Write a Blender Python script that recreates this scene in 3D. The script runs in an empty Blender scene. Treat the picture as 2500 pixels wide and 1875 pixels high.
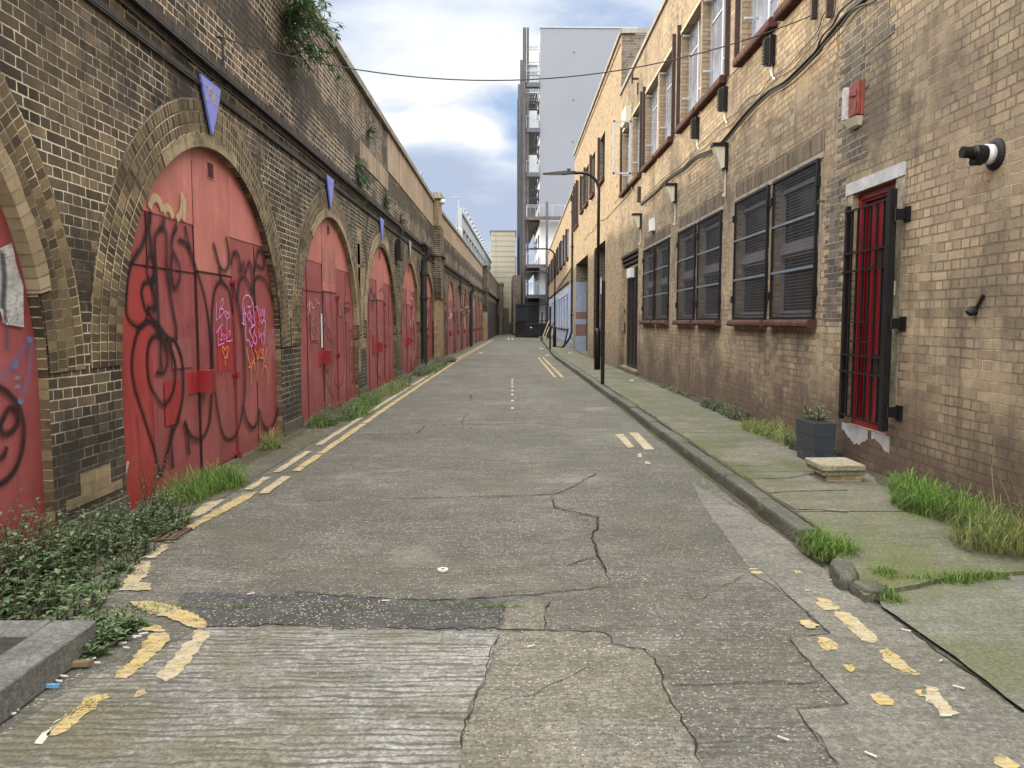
import bpy, math, random
from mathutils import Vector, Matrix
R = math.radians
random.seed(7)
SC = bpy.context.scene
COL = SC.collection
# ---------------------------------------------------------------- camera model
F = 1877.3; CX = 1250.0; CY = 937.5; HZ = 784.4; VX = 1246.6; CAMZ = 1.5
PITCH = math.atan((CY - HZ) / F); YAW = math.atan((CX - VX) / F)
_rot = Matrix.Rotation(-YAW, 3, 'Z') @ Matrix.Rotation(R(90) - PITCH, 3, 'X')
def ray(px, py): return _rot @ Vector(((px - CX) / F, -(py - CY) / F, -1.0))
def bend(y): return max(0.0, y - 33.0) * 0.019
def gz(y): return 0.0 if y < 14 else (-0.10 * (y - 14) / 22 if y < 36 else -0.10)
XL = -2.95; XR = 3.34; XK = 1.92; KH = 0.12
def onX(px, py, X):
    d = ray(px, py); t = X / d.x
    return Vector((X, d.y * t, CAMZ + d.z * t))
def onZ(px, py, z=0.0):
    d = ray(px, py); zz = z
    for _ in range(6):
        t = (zz - CAMZ) / d.z
        zz = z + gz(d.y * t)
    return Vector((d.x * t, d.y * t, zz))
# ---------------------------------------------------------------- mesh builder
class MB:
    def __init__(s): s.v = []; s.f = []; s.uv = []; s.mi = []; s.st = []
    def add(s, vs, fs, uvs=None, mi=0):
        b = len(s.v); s.st.append(b); s.v += [tuple(v) for v in vs]
        for k, f in enumerate(fs):
            s.f.append([b + i for i in f]); s.uv.append(uvs[k] if uvs else None); s.mi.append(mi)
        return s
    def quad(s, a, b, c, d, uv=None, mi=0): return s.add([a, b, c, d], [(0, 1, 2, 3)], [uv] if uv else None, mi)
    def box(s, x0, x1, y0, y1, z0, z1, mi=0):
        if x0 > x1: x0, x1 = x1, x0
        if y0 > y1: y0, y1 = y1, y0
        if z0 > z1: z0, z1 = z1, z0
        v = [(x0,y0,z0),(x1,y0,z0),(x1,y1,z0),(x0,y1,z0),(x0,y0,z1),(x1,y0,z1),(x1,y1,z1),(x0,y1,z1)]
        return s.add(v, [(0,3,2,1),(4,5,6,7),(0,1,5,4),(1,2,6,5),(2,3,7,6),(3,0,4,7)], mi=mi)
    def bar(s, a, b, w, h=None, up=(0, 0, 1), mi=0):
        a = Vector(a); b = Vector(b); h = w if h is None else h
        d = (b - a).normalized(); u = Vector(up)
        if abs(d.dot(u)) > .98: u = Vector((0, 1, 0))
        r = d.cross(u).normalized(); u = r.cross(d).normalized()
        vs = []
        for p in (a, b):
            for sx, sy in ((-1,-1),(1,-1),(1,1),(-1,1)): vs.append(p + r*(sx*w/2) + u*(sy*h/2))
        return s.add(vs, [(0,3,2,1),(4,5,6,7),(0,1,5,4),(1,2,6,5),(2,3,7,6),(3,0,4,7)], mi=mi)
    def tube(s, pts, r, n=8, caps=True, mi=0):
        pts = [Vector(p) for p in pts]; rs = r if isinstance(r, (list, tuple)) else [r]*len(pts)
        b = len(s.v); u = None
        for i, p in enumerate(pts):
            d = (pts[min(i+1, len(pts)-1)] - pts[max(i-1, 0)])
            d = d.normalized() if d.length > 1e-9 else Vector((0,0,1))
            if u is None: u = d.orthogonal().normalized()
            else:
                u = (u - d*u.dot(d)); u = u.normalized() if u.length > 1e-6 else d.orthogonal().normalized()
            w = d.cross(u)
            for k in range(n):
                a = 2*math.pi*k/n; s.v.append(tuple(p + (u*math.cos(a) + w*math.sin(a))*rs[i]))
        for i in range(len(pts)-1):
            for k in range(n):
                k2 = (k+1) % n
                s.f.append([b+i*n+k, b+i*n+k2, b+(i+1)*n+k2, b+(i+1)*n+k]); s.uv.append(None); s.mi.append(mi)
        if caps:
            s.f.append([b+k for k in range(n)][::-1]); s.uv.append(None); s.mi.append(mi)
            s.f.append([b+(len(pts)-1)*n+k for k in range(n)]); s.uv.append(None); s.mi.append(mi)
        return s
    def prism(s, poly, ext, mi=0):      # poly: 3D points, ext: vector
        e = Vector(ext); n = len(poly); a = [Vector(p) for p in poly]; c = [p + e for p in a]
        fs = [tuple(range(n))[::-1], tuple(range(n, 2*n))] + [(i, (i+1) % n, n+(i+1) % n, n+i) for i in range(n)]
        return s.add(a + c, fs, mi=mi)
    def ribbon(s, pts, w, nrm, mi=0, wf=None):       # flat stroke with uv v across 0..1
        pts = [Vector(p) for p in pts]; nrm = Vector(nrm); n = len(pts); L = 0; vs = []; us = []
        for i, p in enumerate(pts):
            d = (pts[min(i+1, n-1)] - pts[max(i-1, 0)])
            if d.length < 1e-9: d = Vector((0,0,1))
            t = d.normalized().cross(nrm).normalized()
            if i: L += (p - pts[i-1]).length
            ww = w * (wf(i/(n-1)) if wf else 1)
            vs += [p - t*ww/2, p + t*ww/2]; us.append(L)
        fs = [(2*i, 2*i+1, 2*i+3, 2*i+2) for i in range(n-1)]
        T = us[-1] or 1
        uv = [[(us[i]/T, 0), (us[i]/T, 1), (us[i+1]/T, 1), (us[i+1]/T, 0)] for i in range(n-1)]
        return s.add(vs, fs, uv, mi)
W = {}
def world(o): return W.get(o.name, Vector((0,0,0)))
def setp(o, label=None, cat=None, group=None, kind=None):
    if label: o['label'] = label
    if cat: o['category'] = cat
    if group: o['group'] = group
    if kind: o['kind'] = kind
    return o
def thing(name, label, cat, loc=(0,0,0), group=None):
    o = bpy.data.objects.new(name, None); COL.objects.link(o); o.location = loc
    o.empty_display_size = .2; W[o.name] = Vector(loc)
    return setp(o, label, cat, group)
def mk(name, mb, mat, parent=None, label=None, cat=None, group=None, kind=None, smooth=False, bevel=0):
    if not mb.v: return None
    xs = [v[0] for v in mb.v]; ys = [v[1] for v in mb.v]; zs = [v[2] for v in mb.v]
    o0 = Vector(((min(xs)+max(xs))/2, (min(ys)+max(ys))/2, min(zs)))
    me = bpy.data.meshes.new(name)
    me.from_pydata([(x-o0.x, y-o0.y, z-o0.z) for x, y, z in mb.v], [], mb.f)
    ul = me.uv_layers.new(name='UV')
    li = 0
    for fi, f in enumerate(mb.f):
        u = mb.uv[fi]
        if u is None:
            a = Vector(mb.v[f[0]]); nn = Vector((0,0,0))
            for k in range(len(f)):
                p = Vector(mb.v[f[k]]) - a; q = Vector(mb.v[f[(k+1) % len(f)]]) - a; nn += p.cross(q)
            ax = max(range(3), key=lambda i: abs(nn[i]))
            u = [((mb.v[i][1], mb.v[i][2]) if ax == 0 else (mb.v[i][0], mb.v[i][2]) if ax == 1 else (mb.v[i][0], mb.v[i][1])) for i in f]
        for k in range(len(f)):
            ul.data[li].uv = u[k]; li += 1
    mats = mat if isinstance(mat, (list, tuple)) else [mat]
    for m in mats: me.materials.append(m)
    if len(mats) > 1: me.polygons.foreach_set('material_index', mb.mi)
    if smooth: me.polygons.foreach_set('use_smooth', [True]*len(mb.f))
    o = bpy.data.objects.new(name, me); COL.objects.link(o); o.location = o0; W[o.name] = o0
    if parent:
        o.parent = parent; o.matrix_parent_inverse = Matrix.Translation(-world(parent))
    if bevel:
        m = o.modifiers.new('bevel', 'BEVEL'); m.width = bevel; m.segments = 2; m.limit_method = 'ANGLE'
    return setp(o, label, cat, group, kind)
def mks(name, mb, mat, parent, per=1, **kw):      # every group of `per` add() calls becomes a part of its own
    st = mb.st + [len(mb.v)]; fi = 0; out = []
    for c in range(0, len(mb.st), per):
        a, b = st[c], st[min(c+per, len(mb.st))]; m = MB(); m.v = mb.v[a:b]
        while fi < len(mb.f) and mb.f[fi][0] < b:
            m.f.append([i-a for i in mb.f[fi]]); m.uv.append(mb.uv[fi]); m.mi.append(mb.mi[fi]); fi += 1
        out.append(mk(name, m, mat, parent, **kw))
    return out
def copy_tree(o, parent=None, dv=None):
    c = o.copy(); COL.objects.link(c); W[c.name] = world(o).copy()
    if parent: c.parent = parent
    for ch in o.children: copy_tree(ch, c)
    if dv is not None: c.location = o.location + Vector(dv); W[c.name] += Vector(dv)
    return c
def spline(pts, n=6):
    pts = [Vector(p) for p in pts]; out = []
    for i in range(len(pts)-1):
        p0 = pts[max(i-1,0)]; p1 = pts[i]; p2 = pts[i+1]; p3 = pts[min(i+2, len(pts)-1)]
        for k in range(n):
            t = k/n
            out.append(0.5*((2*p1) + (p2-p0)*t + (2*p0-5*p1+4*p2-p3)*t*t + (3*p1-p0-3*p2+p3)*t**3))
    out.append(pts[-1]); return out
# ---------------------------------------------------------------- materials
class NT:
    def __init__(s, name):
        s.m = bpy.data.materials.new(name); s.m.use_nodes = True; s.t = s.m.node_tree; s.t.nodes.clear()
        s.out = s.t.nodes.new('ShaderNodeOutputMaterial'); s.b = s.n('ShaderNodeBsdfPrincipled')
        s.t.links.new(s.b.outputs[0], s.out.inputs[0])
    def n(s, typ, props=None, ins=None):
        x = s.t.nodes.new(typ)
        for k, v in (props or {}).items(): setattr(x, k, v)
        for k, v in (ins or {}).items(): s.set(x.inputs[k], v)
        return x
    def set(s, sock, v):
        if isinstance(v, bpy.types.NodeSocket): s.t.links.new(v, sock)
        else:
            if sock.type == 'RGBA' and len(v) == 3: v = (*v, 1)
            sock.default_value = v
    def mix(s, f, a, b, mode='MIX'):
        x = s.n('ShaderNodeMix', {'data_type': 'RGBA', 'blend_type': mode})
        s.set(x.inputs[0], f); s.set(x.inputs[6], a); s.set(x.inputs[7], b); return x.outputs[2]
    def ma(s, op, a, b=0.0, c=0.0, clamp=False):
        x = s.n('ShaderNodeMath', {'operation': op, 'use_clamp': clamp})
        s.set(x.inputs[0], a); s.set(x.inputs[1], b); s.set(x.inputs[2], c); return x.outputs[0]
    def ramp(s, f, stops, interp='LINEAR'):
        x = s.n('ShaderNodeValToRGB'); e = x.color_ramp; e.interpolation = interp
        while len(e.elements) < len(stops): e.elements.new(0.5)
        for i, (p, c) in enumerate(stops):
            e.elements[i].position = p
            e.elements[i].color = (c, c, c, 1) if isinstance(c, (int, float)) else (*c, 1)
        s.set(x.inputs[0], f); return x.outputs[0]
    def uv(s): return s.n('ShaderNodeUVMap').outputs[0] if not hasattr(s, '_uv') else s._uv
    def vmap(s, v, sc=(1,1,1), loc=(0,0,0)):
        return s.n('ShaderNodeMapping', None, {'Vector': v, 'Scale': sc, 'Location': loc}).outputs[0]
    def noise(s, v, sc, det=3, rough=.55, dist=0, loc=None, out=0):
        if loc: v = s.vmap(v, loc=loc)
        return s.n('ShaderNodeTexNoise', None, {'Vector': v, 'Scale': sc, 'Detail': det, 'Roughness': rough, 'Distortion': dist}).outputs[out]
    def bump(s, h, st=.5, dist=.01, nrm=None):
        x = s.n('ShaderNodeBump', None, {'Height': h, 'Strength': st, 'Distance': dist})
        if nrm: s.set(x.inputs['Normal'], nrm)
        s.set(s.b.inputs['Normal'], x.outputs[0]); return x.outputs[0]
    def col(s, c): s.set(s.b.inputs['Base Color'], c)
    def rough(s, r): s.set(s.b.inputs['Roughness'], r)
    def spec(s, v): s.set(s.b.inputs['Specular IOR Level'], v)
def plain(name, c, rough=.6, metal=0, var=.25, nsc=6, bump=.15, spec=.4, streak=0, dirt=None):
    k = NT(name); uv = k.n('ShaderNodeTexCoord').outputs['Object']
    n = k.noise(uv, nsc, 5); col = k.mix(k.ramp(n, [(.3, 0), (.7, 1)]), tuple(x*(1-var) for x in c), tuple(min(1, x*(1+var)) for x in c))
    if streak:
        n2 = k.noise(k.vmap(uv, (9, 9, .6)), 1.5, 4)
        col = k.mix(k.ma('MULTIPLY', k.ramp(n2, [(.45, 0), (.7, 1)]), streak), col, dirt or tuple(x*.4 for x in c))
    k.col(col); k.rough(rough); k.spec(spec); k.set(k.b.inputs['Metallic'], metal)
    if bump: k.bump(k.noise(uv, nsc*12, 4), bump, .01)
    return k.m
def brick(name, stops, mortar, mortar2, cw=.235, rh=.0777, ms=.0075, off=.5, squash=.5, patch=None, patch_amt=.0,
          tint=None, mort_noise=(.45, .6), soot=(.02,.019,.017), soot_amt=.0, soot_rng=(.5,.62), streak=.25, bumpst=.7, low=None, psc=.45, band=None, mixn=.45, jit=.010, edge=.55):
    k = NT(name); uv0 = k.uv()
    # wobble of the courses
    wn = k.n('ShaderNodeTexNoise', None, {'Vector': uv0, 'Scale': 14.0, 'Detail': 3.0, 'Roughness': .6}).outputs[1]
    wv = k.n('ShaderNodeVectorMath', {'operation': 'MULTIPLY_ADD'}, {0: wn, 1: (jit, jit, 0), 2: uv0}).outputs[0]
    wn2 = k.n('ShaderNodeTexNoise', None, {'Vector': uv0, 'Scale': 1.1, 'Detail': 2.0}).outputs[1]
    wv = k.n('ShaderNodeVectorMath', {'operation': 'MULTIPLY_ADD'}, {0: wn2, 1: (.02, .03, 0), 2: wv}).outputs[0]
    mn = k.noise(uv0, 3.5, 4, loc=(3, 9, 0))
    msize = k.ma('MULTIPLY_ADD', k.ramp(mn, [(.35, 0), (.7, 1)]), ms*.6, ms*.7)
    bt = k.n('ShaderNodeTexBrick', {'offset': off, 'squash': squash, 'squash_frequency': 2, 'offset_frequency': 2},
             {'Vector': wv, 'Color1': (0,0,0), 'Color2': (1,1,1), 'Mortar': (0,0,0), 'Scale': 1.0, 'Mortar Size': k.ma('MULTIPLY', msize, 1.1),
              'Mortar Smooth': .75, 'Bias': 0.0, 'Brick Width': cw, 'Row Height': rh})
    tintv = bt.outputs[0]; fac0 = bt.outputs[1]; fac = k.ramp(fac0, [(.42, 0), (.72, 1)])
    big = k.noise(uv0, psc, 5, .6, loc=(7, 2, 0)); mid = k.noise(uv0, 2.2, 4, loc=(1, 5, 0)); fine = k.noise(uv0, 38, 4, .65)
    t2 = k.ma('ADD', k.ma('MULTIPLY', tintv, 1-mixn), k.ma('MULTIPLY', k.ramp(k.ma('ADD', k.ma('MULTIPLY', mid, .5), k.ma('MULTIPLY', big, .5)), [(.3, 0), (.7, 1)]), mixn))
    t3 = k.ma('ADD', t2, k.ma('MULTIPLY', k.ma('SUBTRACT', fine, .5), .35))
    c = k.ramp(t3, stops)
    if patch: c = k.mix(k.ma('MULTIPLY', k.ramp(big, [(.48, 0), (.6, 1)]), patch_amt), c, k.mix(.5, c, patch))
    mcol = k.mix(k.ramp(k.noise(uv0, 1.3, 5, .65, loc=(11, 4, 0)), [(mort_noise[0], 0), (mort_noise[1], 1)]), mortar, mortar2)
    mcol = k.mix(k.ma('MULTIPLY', fine, .5), mcol, tuple(x*.6 for x in mortar))
    if edge: c = k.mix(k.ma('MULTIPLY', k.ramp(fac0, [(.02, 0), (.22, 1), (.45, 1), (.65, 0)]), edge), c, (.03, .024, .018))  # shadow line along the brick edges, painted dark into the colour
    c = k.mix(fac, c, mcol)
    if soot_amt:
        sn = k.noise(k.vmap(uv0, (1, .7, 1)), .9, 6, .68, loc=(21, 3, 0))
        c = k.mix(k.ma('MULTIPLY', k.ramp(sn, [(soot_rng[0], 0), (soot_rng[1], 1)]), soot_amt), c, soot)
    if streak:
        st = k.noise(k.vmap(uv0, (7, .35, 1)), 1.4, 5, .6)
        c = k.mix(k.ma('MULTIPLY', k.ramp(st, [(.5, 0), (.72, 1)]), streak), c, tuple(x*.5 for x in soot) if soot_amt else (.06,.05,.045))
    if band:
        sz = k.ma('ADD', k.n('ShaderNodeSeparateXYZ', None, {0: uv0}).outputs[1], k.ma('MULTIPLY', k.ma('SUBTRACT', k.noise(uv0, .9, 5, .65, loc=(41, 3, 0)), .5), 1.0))
        for z0, z1, am in band:
            d = k.ma('ABSOLUTE', k.ma('SUBTRACT', sz, (z0+z1)/2)); c = k.mix(k.ma('MULTIPLY', k.ramp(k.ma('DIVIDE', d, (z1-z0)/2), [(.6, 1), (1, 0)]), am), c, k.mix(fine, (.014,.013,.011), (.05,.043,.032)))
    if low:      # damp band with its own ragged edge low on the wall
        sx = k.n('ShaderNodeSeparateXYZ', None, {0: uv0}).outputs[1]
        h = k.ma('ADD', sx, k.ma('MULTIPLY', k.ma('SUBTRACT', k.noise(uv0, 1.2, 5, .65), .5), 2.4))
        c = k.mix(k.ma('MULTIPLY', k.ramp(k.ma('MULTIPLY', h, .4), [(.15, 1), (.5, 0)]), low[1]), c, low[0])
    k.col(c); k.rough(.88); k.spec(.25)
    hgt = k.ma('ADD', k.ma('MULTIPLY', k.ma('SUBTRACT', 1.0, fac), .8), k.ma('MULTIPLY', fine, .45))
    k.bump(hgt, bumpst, .012); return k.m
def concrete(name, c1, c2, speck=.3, rib=0, moss=0, mosscol=(.075,.095,.02), pit=.3, rough=.85, ribsp=.034, red=0, bays=False):
    k = NT(name); uv0 = k.uv()
    big = k.noise(uv0, .55, 5, .62); mid = k.noise(uv0, 4.5, 5, .65, loc=(4, 7, 0)); fine = k.noise(uv0, 60, 4, .7)
    st = k.noise(k.vmap(uv0, (1, 7, 1)), 5, 4, .6)
    c = k.mix(k.ramp(k.ma('ADD', k.ma('MULTIPLY', big, .6), k.ma('MULTIPLY', mid, .4)), [(.42, 0), (.58, 1)]), c1, c2)
    st2 = k.noise(k.vmap(uv0, (1, 3.2, 1)), 2.2, 6, .7, loc=(2, 8, 0)); c = k.mix(k.ma('MULTIPLY', k.ramp(st2, [(.42, 1), (.54, 0)]), .42), c, tuple(x*.6 for x in c1))
    c = k.mix(k.ma('MULTIPLY', k.ramp(st, [(.5, 0), (.68, 1)]), .45), c, tuple(x*.55 for x in c1))
    c = k.mix(k.ma('MULTIPLY', k.ramp(fine, [(.36, 1), (.56, 0)]), .8), c, tuple(x*.45 for x in c1))
    gr2 = k.noise(uv0, 24, 4, .75, loc=(8, 1, 0)); c = k.mix(k.ma('MULTIPLY', k.ramp(gr2, [(.52, 0), (.66, 1)]), .45), c, tuple(min(1, x*1.5) for x in c2)); c = k.mix(k.ma('MULTIPLY', k.ramp(gr2, [(.34, 1), (.46, 0)]), .5), c, tuple(x*.5 for x in c1))
    if bays:
        sxy = k.n('ShaderNodeSeparateXYZ', None, {0: uv0}); wnz = k.n('ShaderNodeTexWhiteNoise', {'noise_dimensions': '2D'}, {'Vector': k.n('ShaderNodeCombineXYZ', None, {0: k.ma('FLOOR', k.ma('DIVIDE', k.ma('ADD', sxy.outputs[0], 8.4), 2.3)), 1: k.ma('FLOOR', k.ma('DIVIDE', sxy.outputs[1], 4.6))}).outputs[0]})
        c = k.mix(k.ma('MULTIPLY', wnz.outputs[0], .30), c, tuple(x*.55 for x in c1)); og = k.noise(uv0, .9, 5, .6, loc=(51, 3, 0)); c = k.mix(k.ma('MULTIPLY', k.ramp(og, [(.56, 0), (.68, 1)]), .5), c, (.05,.049,.046)); c = k.mix(k.ma('MULTIPLY', k.ramp(og, [(.30, 1), (.42, 0)]), .4), c, (.29,.28,.25))
    if red: c = k.mix(k.ma('MULTIPLY', k.ramp(k.noise(uv0, .5, 4, loc=(31, 0, 0)), [(.5, 0), (.65, 1)]), red), c, (.17,.115,.09))
    h = k.ma('MULTIPLY', fine, .3)
    if speck:
        jit = k.n('ShaderNodeVectorMath', {'operation': 'MULTIPLY_ADD'}, {0: k.n('ShaderNodeTexNoise', None, {'Vector': uv0, 'Scale': 30.0}).outputs[1], 1: (.02,.02,0), 2: uv0}).outputs[0]
        vo = k.n('ShaderNodeTexVoronoi', None, {'Vector': jit, 'Scale': 88.0, 'Randomness': 1.0})
        sel = k.n('ShaderNodeSeparateColor', None, {0: vo.outputs[1]})
        lit = k.ma('MULTIPLY', k.ma('GREATER_THAN', sel.outputs[0], .58), k.ma('LESS_THAN', vo.outputs[0], k.ma('MULTIPLY_ADD', sel.outputs[2], .38, .12)))
        msk = k.ramp(k.noise(uv0, 1.6, 4, .6, loc=(14, 2, 0)), [(.35, .35), (.6, 1)])
        lit = k.ma('MULTIPLY', k.ma('MULTIPLY', lit, msk), speck)
        c = k.mix(lit, c, k.mix(sel.outputs[1], (.27,.23,.17), (.50,.47,.42)))
        drk = k.ma('MULTIPLY', k.ma('LESS_THAN', sel.outputs[0], .22), k.ma('LESS_THAN', vo.outputs[0], .38))
        c = k.mix(k.ma('MULTIPLY', drk, speck*.9), c, (.045,.042,.038)); h = k.ma('ADD', h, k.ma('MULTIPLY', lit, .5))
    if rib:
        sy = k.n('ShaderNodeSeparateXYZ', None, {0: uv0}).outputs[1]
        ph = k.ma('ADD', k.ma('MULTIPLY', sy, 6.2832/ribsp), k.ma('MULTIPLY', k.noise(k.vmap(uv0, (1.5, 6, 1)), 2.4, 4), 15.0))
        sn = k.ramp(k.ma('MULTIPLY_ADD', k.ma('SINE', ph), .5, .5), [(.08, 0), (.5, 1)])
        rmask = k.ramp(k.noise(k.vmap(uv0, (1, 5, 1)), 2.6, 6, .68, loc=(9, 3, 0)), [(.38, 0), (.55, 1)])
        rr = k.ma('MULTIPLY', k.ma('MULTIPLY', k.ma('SUBTRACT', 1.0, sn), rmask), rib)
        c = k.mix(k.ma('MULTIPLY', rr, .85), c, tuple(x*.33 for x in c1)); h = k.ma('SUBTRACT', h, rr)
    if moss:
        mn = k.noise(uv0, 1.1, 6, .68, loc=(2, 17, 0))
        c = k.mix(k.ma('MULTIPLY', k.ramp(mn, [(.44, 0), (.62, 1)]), moss), c, k.mix(k.ramp(fine, [(.4,0),(.6,1)]), tuple(x*.55 for x in mosscol), mosscol))
    if pit:
        pn = k.noise(uv0, 22, 3, .5, loc=(5, 5, 0)); pt = k.ramp(pn, [(.27, 1), (.33, 0)])
        c = k.mix(k.ma('MULTIPLY', pt, pit), c, (.03,.028,.025)); h = k.ma('SUBTRACT', h, k.ma('MULTIPLY', pt, .5))
    k.col(c); k.rough(rough); k.spec(.3); k.bump(h, .75, .008); return k.m
def stroke_mat(name, c, soft=.3, op=.95, rough=.6):
    k = NT(name); uv0 = k.uv(); v = k.n('ShaderNodeSeparateXYZ', None, {0: uv0})
    d = k.ma('ABSOLUTE', k.ma('SUBTRACT', v.outputs[1], .5))       # 0 centre .. .5 edge
    a = k.ramp(k.ma('MULTIPLY', d, 2.0), [(max(0, 1-soft*2-.001), 1), (1, 0)])
    nz = k.noise(k.n('ShaderNodeTexCoord').outputs['Object'], 9, 5, .6)
    a = k.ma('MULTIPLY', a, k.ramp(nz, [(.25, op*.75), (.6, op)]))
    k.col(c); k.rough(rough); k.spec(.3); k.set(k.b.inputs['Alpha'], a)
    return k.m
# brick stops are base colours
m_brickL = brick('soot_brick', [(.12,(.014,.012,.011)),(.34,(.034,.028,.023)),(.52,(.068,.052,.040)),(.72,(.125,.095,.065)),(.92,(.24,.18,.115))],
                 (.62,.55,.41), (.14,.115,.085), cw=.218, rh=.072, ms=.008, patch=(.20,.14,.08), patch_amt=.55, soot_amt=.88, soot_rng=(.49,.63), mort_noise=(.46,.62), streak=.45, bumpst=1.0, low=((.040,.036,.030), .7))
m_brickP = brick('parapet_brick', [(.12,(.018,.015,.014)),(.4,(.050,.038,.031)),(.6,(.095,.067,.048)),(.8,(.145,.10,.065)),(.95,(.24,.17,.10))],
                 (.62,.53,.39), (.10,.085,.06), cw=.235, ms=.0095, mort_noise=(.52,.66), soot_amt=.75, soot_rng=(.5,.6), streak=.4, band=[(4.5,5.1,.72)])
m_ring = brick('arch_brick', [(.1,(.024,.020,.016)),(.4,(.072,.053,.032)),(.65,(.14,.103,.056)),(.9,(.25,.185,.10))],
               (.54,.46,.33), (.085,.068,.045), cw=.108, rh=.066, off=0, squash=1, ms=.0062, mort_noise=(.42,.6), soot_amt=.65, soot_rng=(.5,.7), streak=0)
m_ringpale = brick('pale_arch_brick', [(.1,(.17,.135,.085)),(.5,(.27,.215,.135)),(.9,(.36,.29,.19))], (.46,.40,.29), (.12,.095,.06), cw=.25, rh=.075, off=0, squash=1, ms=.006, soot_amt=.75, streak=0)
m_brickY = brick('stock_brick', [(.08,(.12,.095,.072)),(.22,(.24,.185,.120)),(.42,(.300,.236,.165)),(.62,(.355,.285,.190)),(.80,(.41,.325,.210)),(.89,(.42,.29,.205)),(.95,(.38,.20,.14))],
                 (.56,.47,.31), (.13,.098,.072), cw=.22, rh=.0735, ms=.0082, mort_noise=(.36,.52), patch=(.20,.135,.105), patch_amt=.6, soot=(.085,.070,.058), soot_amt=.72, soot_rng=(.50,.64), streak=.42, low=((.085,.056,.046), .78), bumpst=1.0)
m_brickY2 = brick('far_stock_brick', [(.10,(.15,.12,.09)),(.4,(.29,.22,.14)),(.7,(.37,.28,.175)),(.95,(.42,.31,.19))],
                  (.36,.29,.20), (.20,.16,.11), cw=.235, ms=.005, patch=(.22,.18,.13), patch_amt=.4, streak=.2, low=((.12,.095,.075), .55))
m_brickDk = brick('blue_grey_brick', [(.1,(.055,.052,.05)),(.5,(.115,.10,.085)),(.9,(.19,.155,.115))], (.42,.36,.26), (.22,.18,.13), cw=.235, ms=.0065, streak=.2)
m_soldier = brick('soldier_brick', [(.1,(.05,.042,.036)),(.5,(.13,.10,.075)),(.9,(.22,.17,.12))], (.35,.29,.2), (.2,.16,.11), cw=.0777, rh=.235, off=0, squash=1, ms=.006, streak=0)
m_sillred = brick('red_sill_tile', [(.1,(.042,.022,.019)),(.5,(.080,.035,.028)),(.9,(.135,.058,.044))], (.03,.018,.016), (.02,.015,.013), cw=.07, rh=.6, off=0, squash=1, ms=.008, streak=0, jit=.003)
m_palebrick = brick('pale_repair_brick', [(.1,(.17,.13,.08)),(.5,(.26,.20,.12)),(.9,(.34,.26,.16))], (.42,.36,.26), (.2,.16,.11), cw=.235, ms=.007, soot_amt=.3)
def tanrender():
    k = NT('stained_render'); uv0 = k.uv()
    c = k.mix(k.ramp(k.noise(uv0, .8, 6, .65), [(.35,0),(.65,1)]), (.23,.17,.11), (.34,.26,.175))
    st = k.noise(k.vmap(uv0, (3.4, .16, 1)), 1.2, 6, .7)
    c = k.mix(k.ma('MULTIPLY', k.ramp(st, [(.50,0),(.64,1)]), .9), c, (.045,.038,.03))
    c = k.mix(k.ma('MULTIPLY', k.ramp(k.noise(uv0, 9, 5, .7), [(.5,0),(.75,1)]), .5), c, (.12,.09,.06))
    k.col(c); k.rough(.9); k.bump(k.noise(uv0, 30, 5, .7), .5, .01); return k.m
m_render = tanrender()
m_road = concrete('road_concrete', (.108,.106,.095), (.198,.193,.172), speck=.95, rib=.50, moss=.45, mosscol=(.100,.100,.072), red=.0, bays=True)
m_slabL = concrete('ribbed_slab', (.18,.18,.17), (.35,.35,.34), speck=.3, rib=.95, moss=.7, mosscol=(.13,.12,.07), pit=.5, ribsp=.042)
m_slabM = concrete('aggregate_slab', (.135,.128,.108), (.22,.21,.182), speck=.9, rib=.3, moss=.35, mosscol=(.13,.125,.07))
m_slabR = concrete('gutter_slab', (.145,.142,.128), (.225,.22,.20), speck=.25, rib=.16, moss=.2, mosscol=(.10,.105,.055), ribsp=.05)
m_asph = concrete('asphalt_patch', (.05,.05,.053), (.10,.10,.105), speck=.9, rib=0, moss=.12, pit=.6)
m_gutter = concrete('verge_concrete', (.085,.082,.065), (.14,.132,.105), speck=.35, rib=0, moss=.55, mosscol=(.075,.08,.035))
m_drive = concrete('mossy_driveway', (.15,.158,.138), (.225,.232,.205), speck=.12, rib=.3, moss=.7, mosscol=(.13,.145,.065), pit=.1, ribsp=.022)
m_pave = concrete('pavement_concrete', (.13,.127,.105), (.205,.195,.16), speck=.5, rib=.15, moss=.8, mosscol=(.095,.112,.045))
m_pavemoss = concrete('moss_slab', (.12,.125,.085), (.165,.165,.12), speck=.15, rib=.1, moss=.8, mosscol=(.13,.148,.055))
m_kerb = concrete('kerb_granite', (.075,.077,.068), (.14,.138,.122), speck=.15, rib=0, moss=.5, mosscol=(.055,.07,.025), pit=.4, rough=.6)
m_plat = concrete('platform_concrete', (.14,.142,.14), (.21,.212,.21), speck=.25, rib=0, moss=.1, pit=.3)
m_mat = concrete('dark_asphalt', (.035,.036,.035), (.055,.056,.054), speck=.1, rib=0, moss=0)
m_crack = plain('crack_shadow', (.035,.031,.026), .95, nsc=3, bump=0, spec=.1)
m_ledge = plain('sooty_ledge', (.030,.026,.022), .9, nsc=7, var=.6, bump=.5, streak=.4, dirt=(.13,.10,.065))
m_soil = concrete('soil', (.05,.042,.03), (.085,.07,.048), speck=.3, rib=0, moss=.4)
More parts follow.
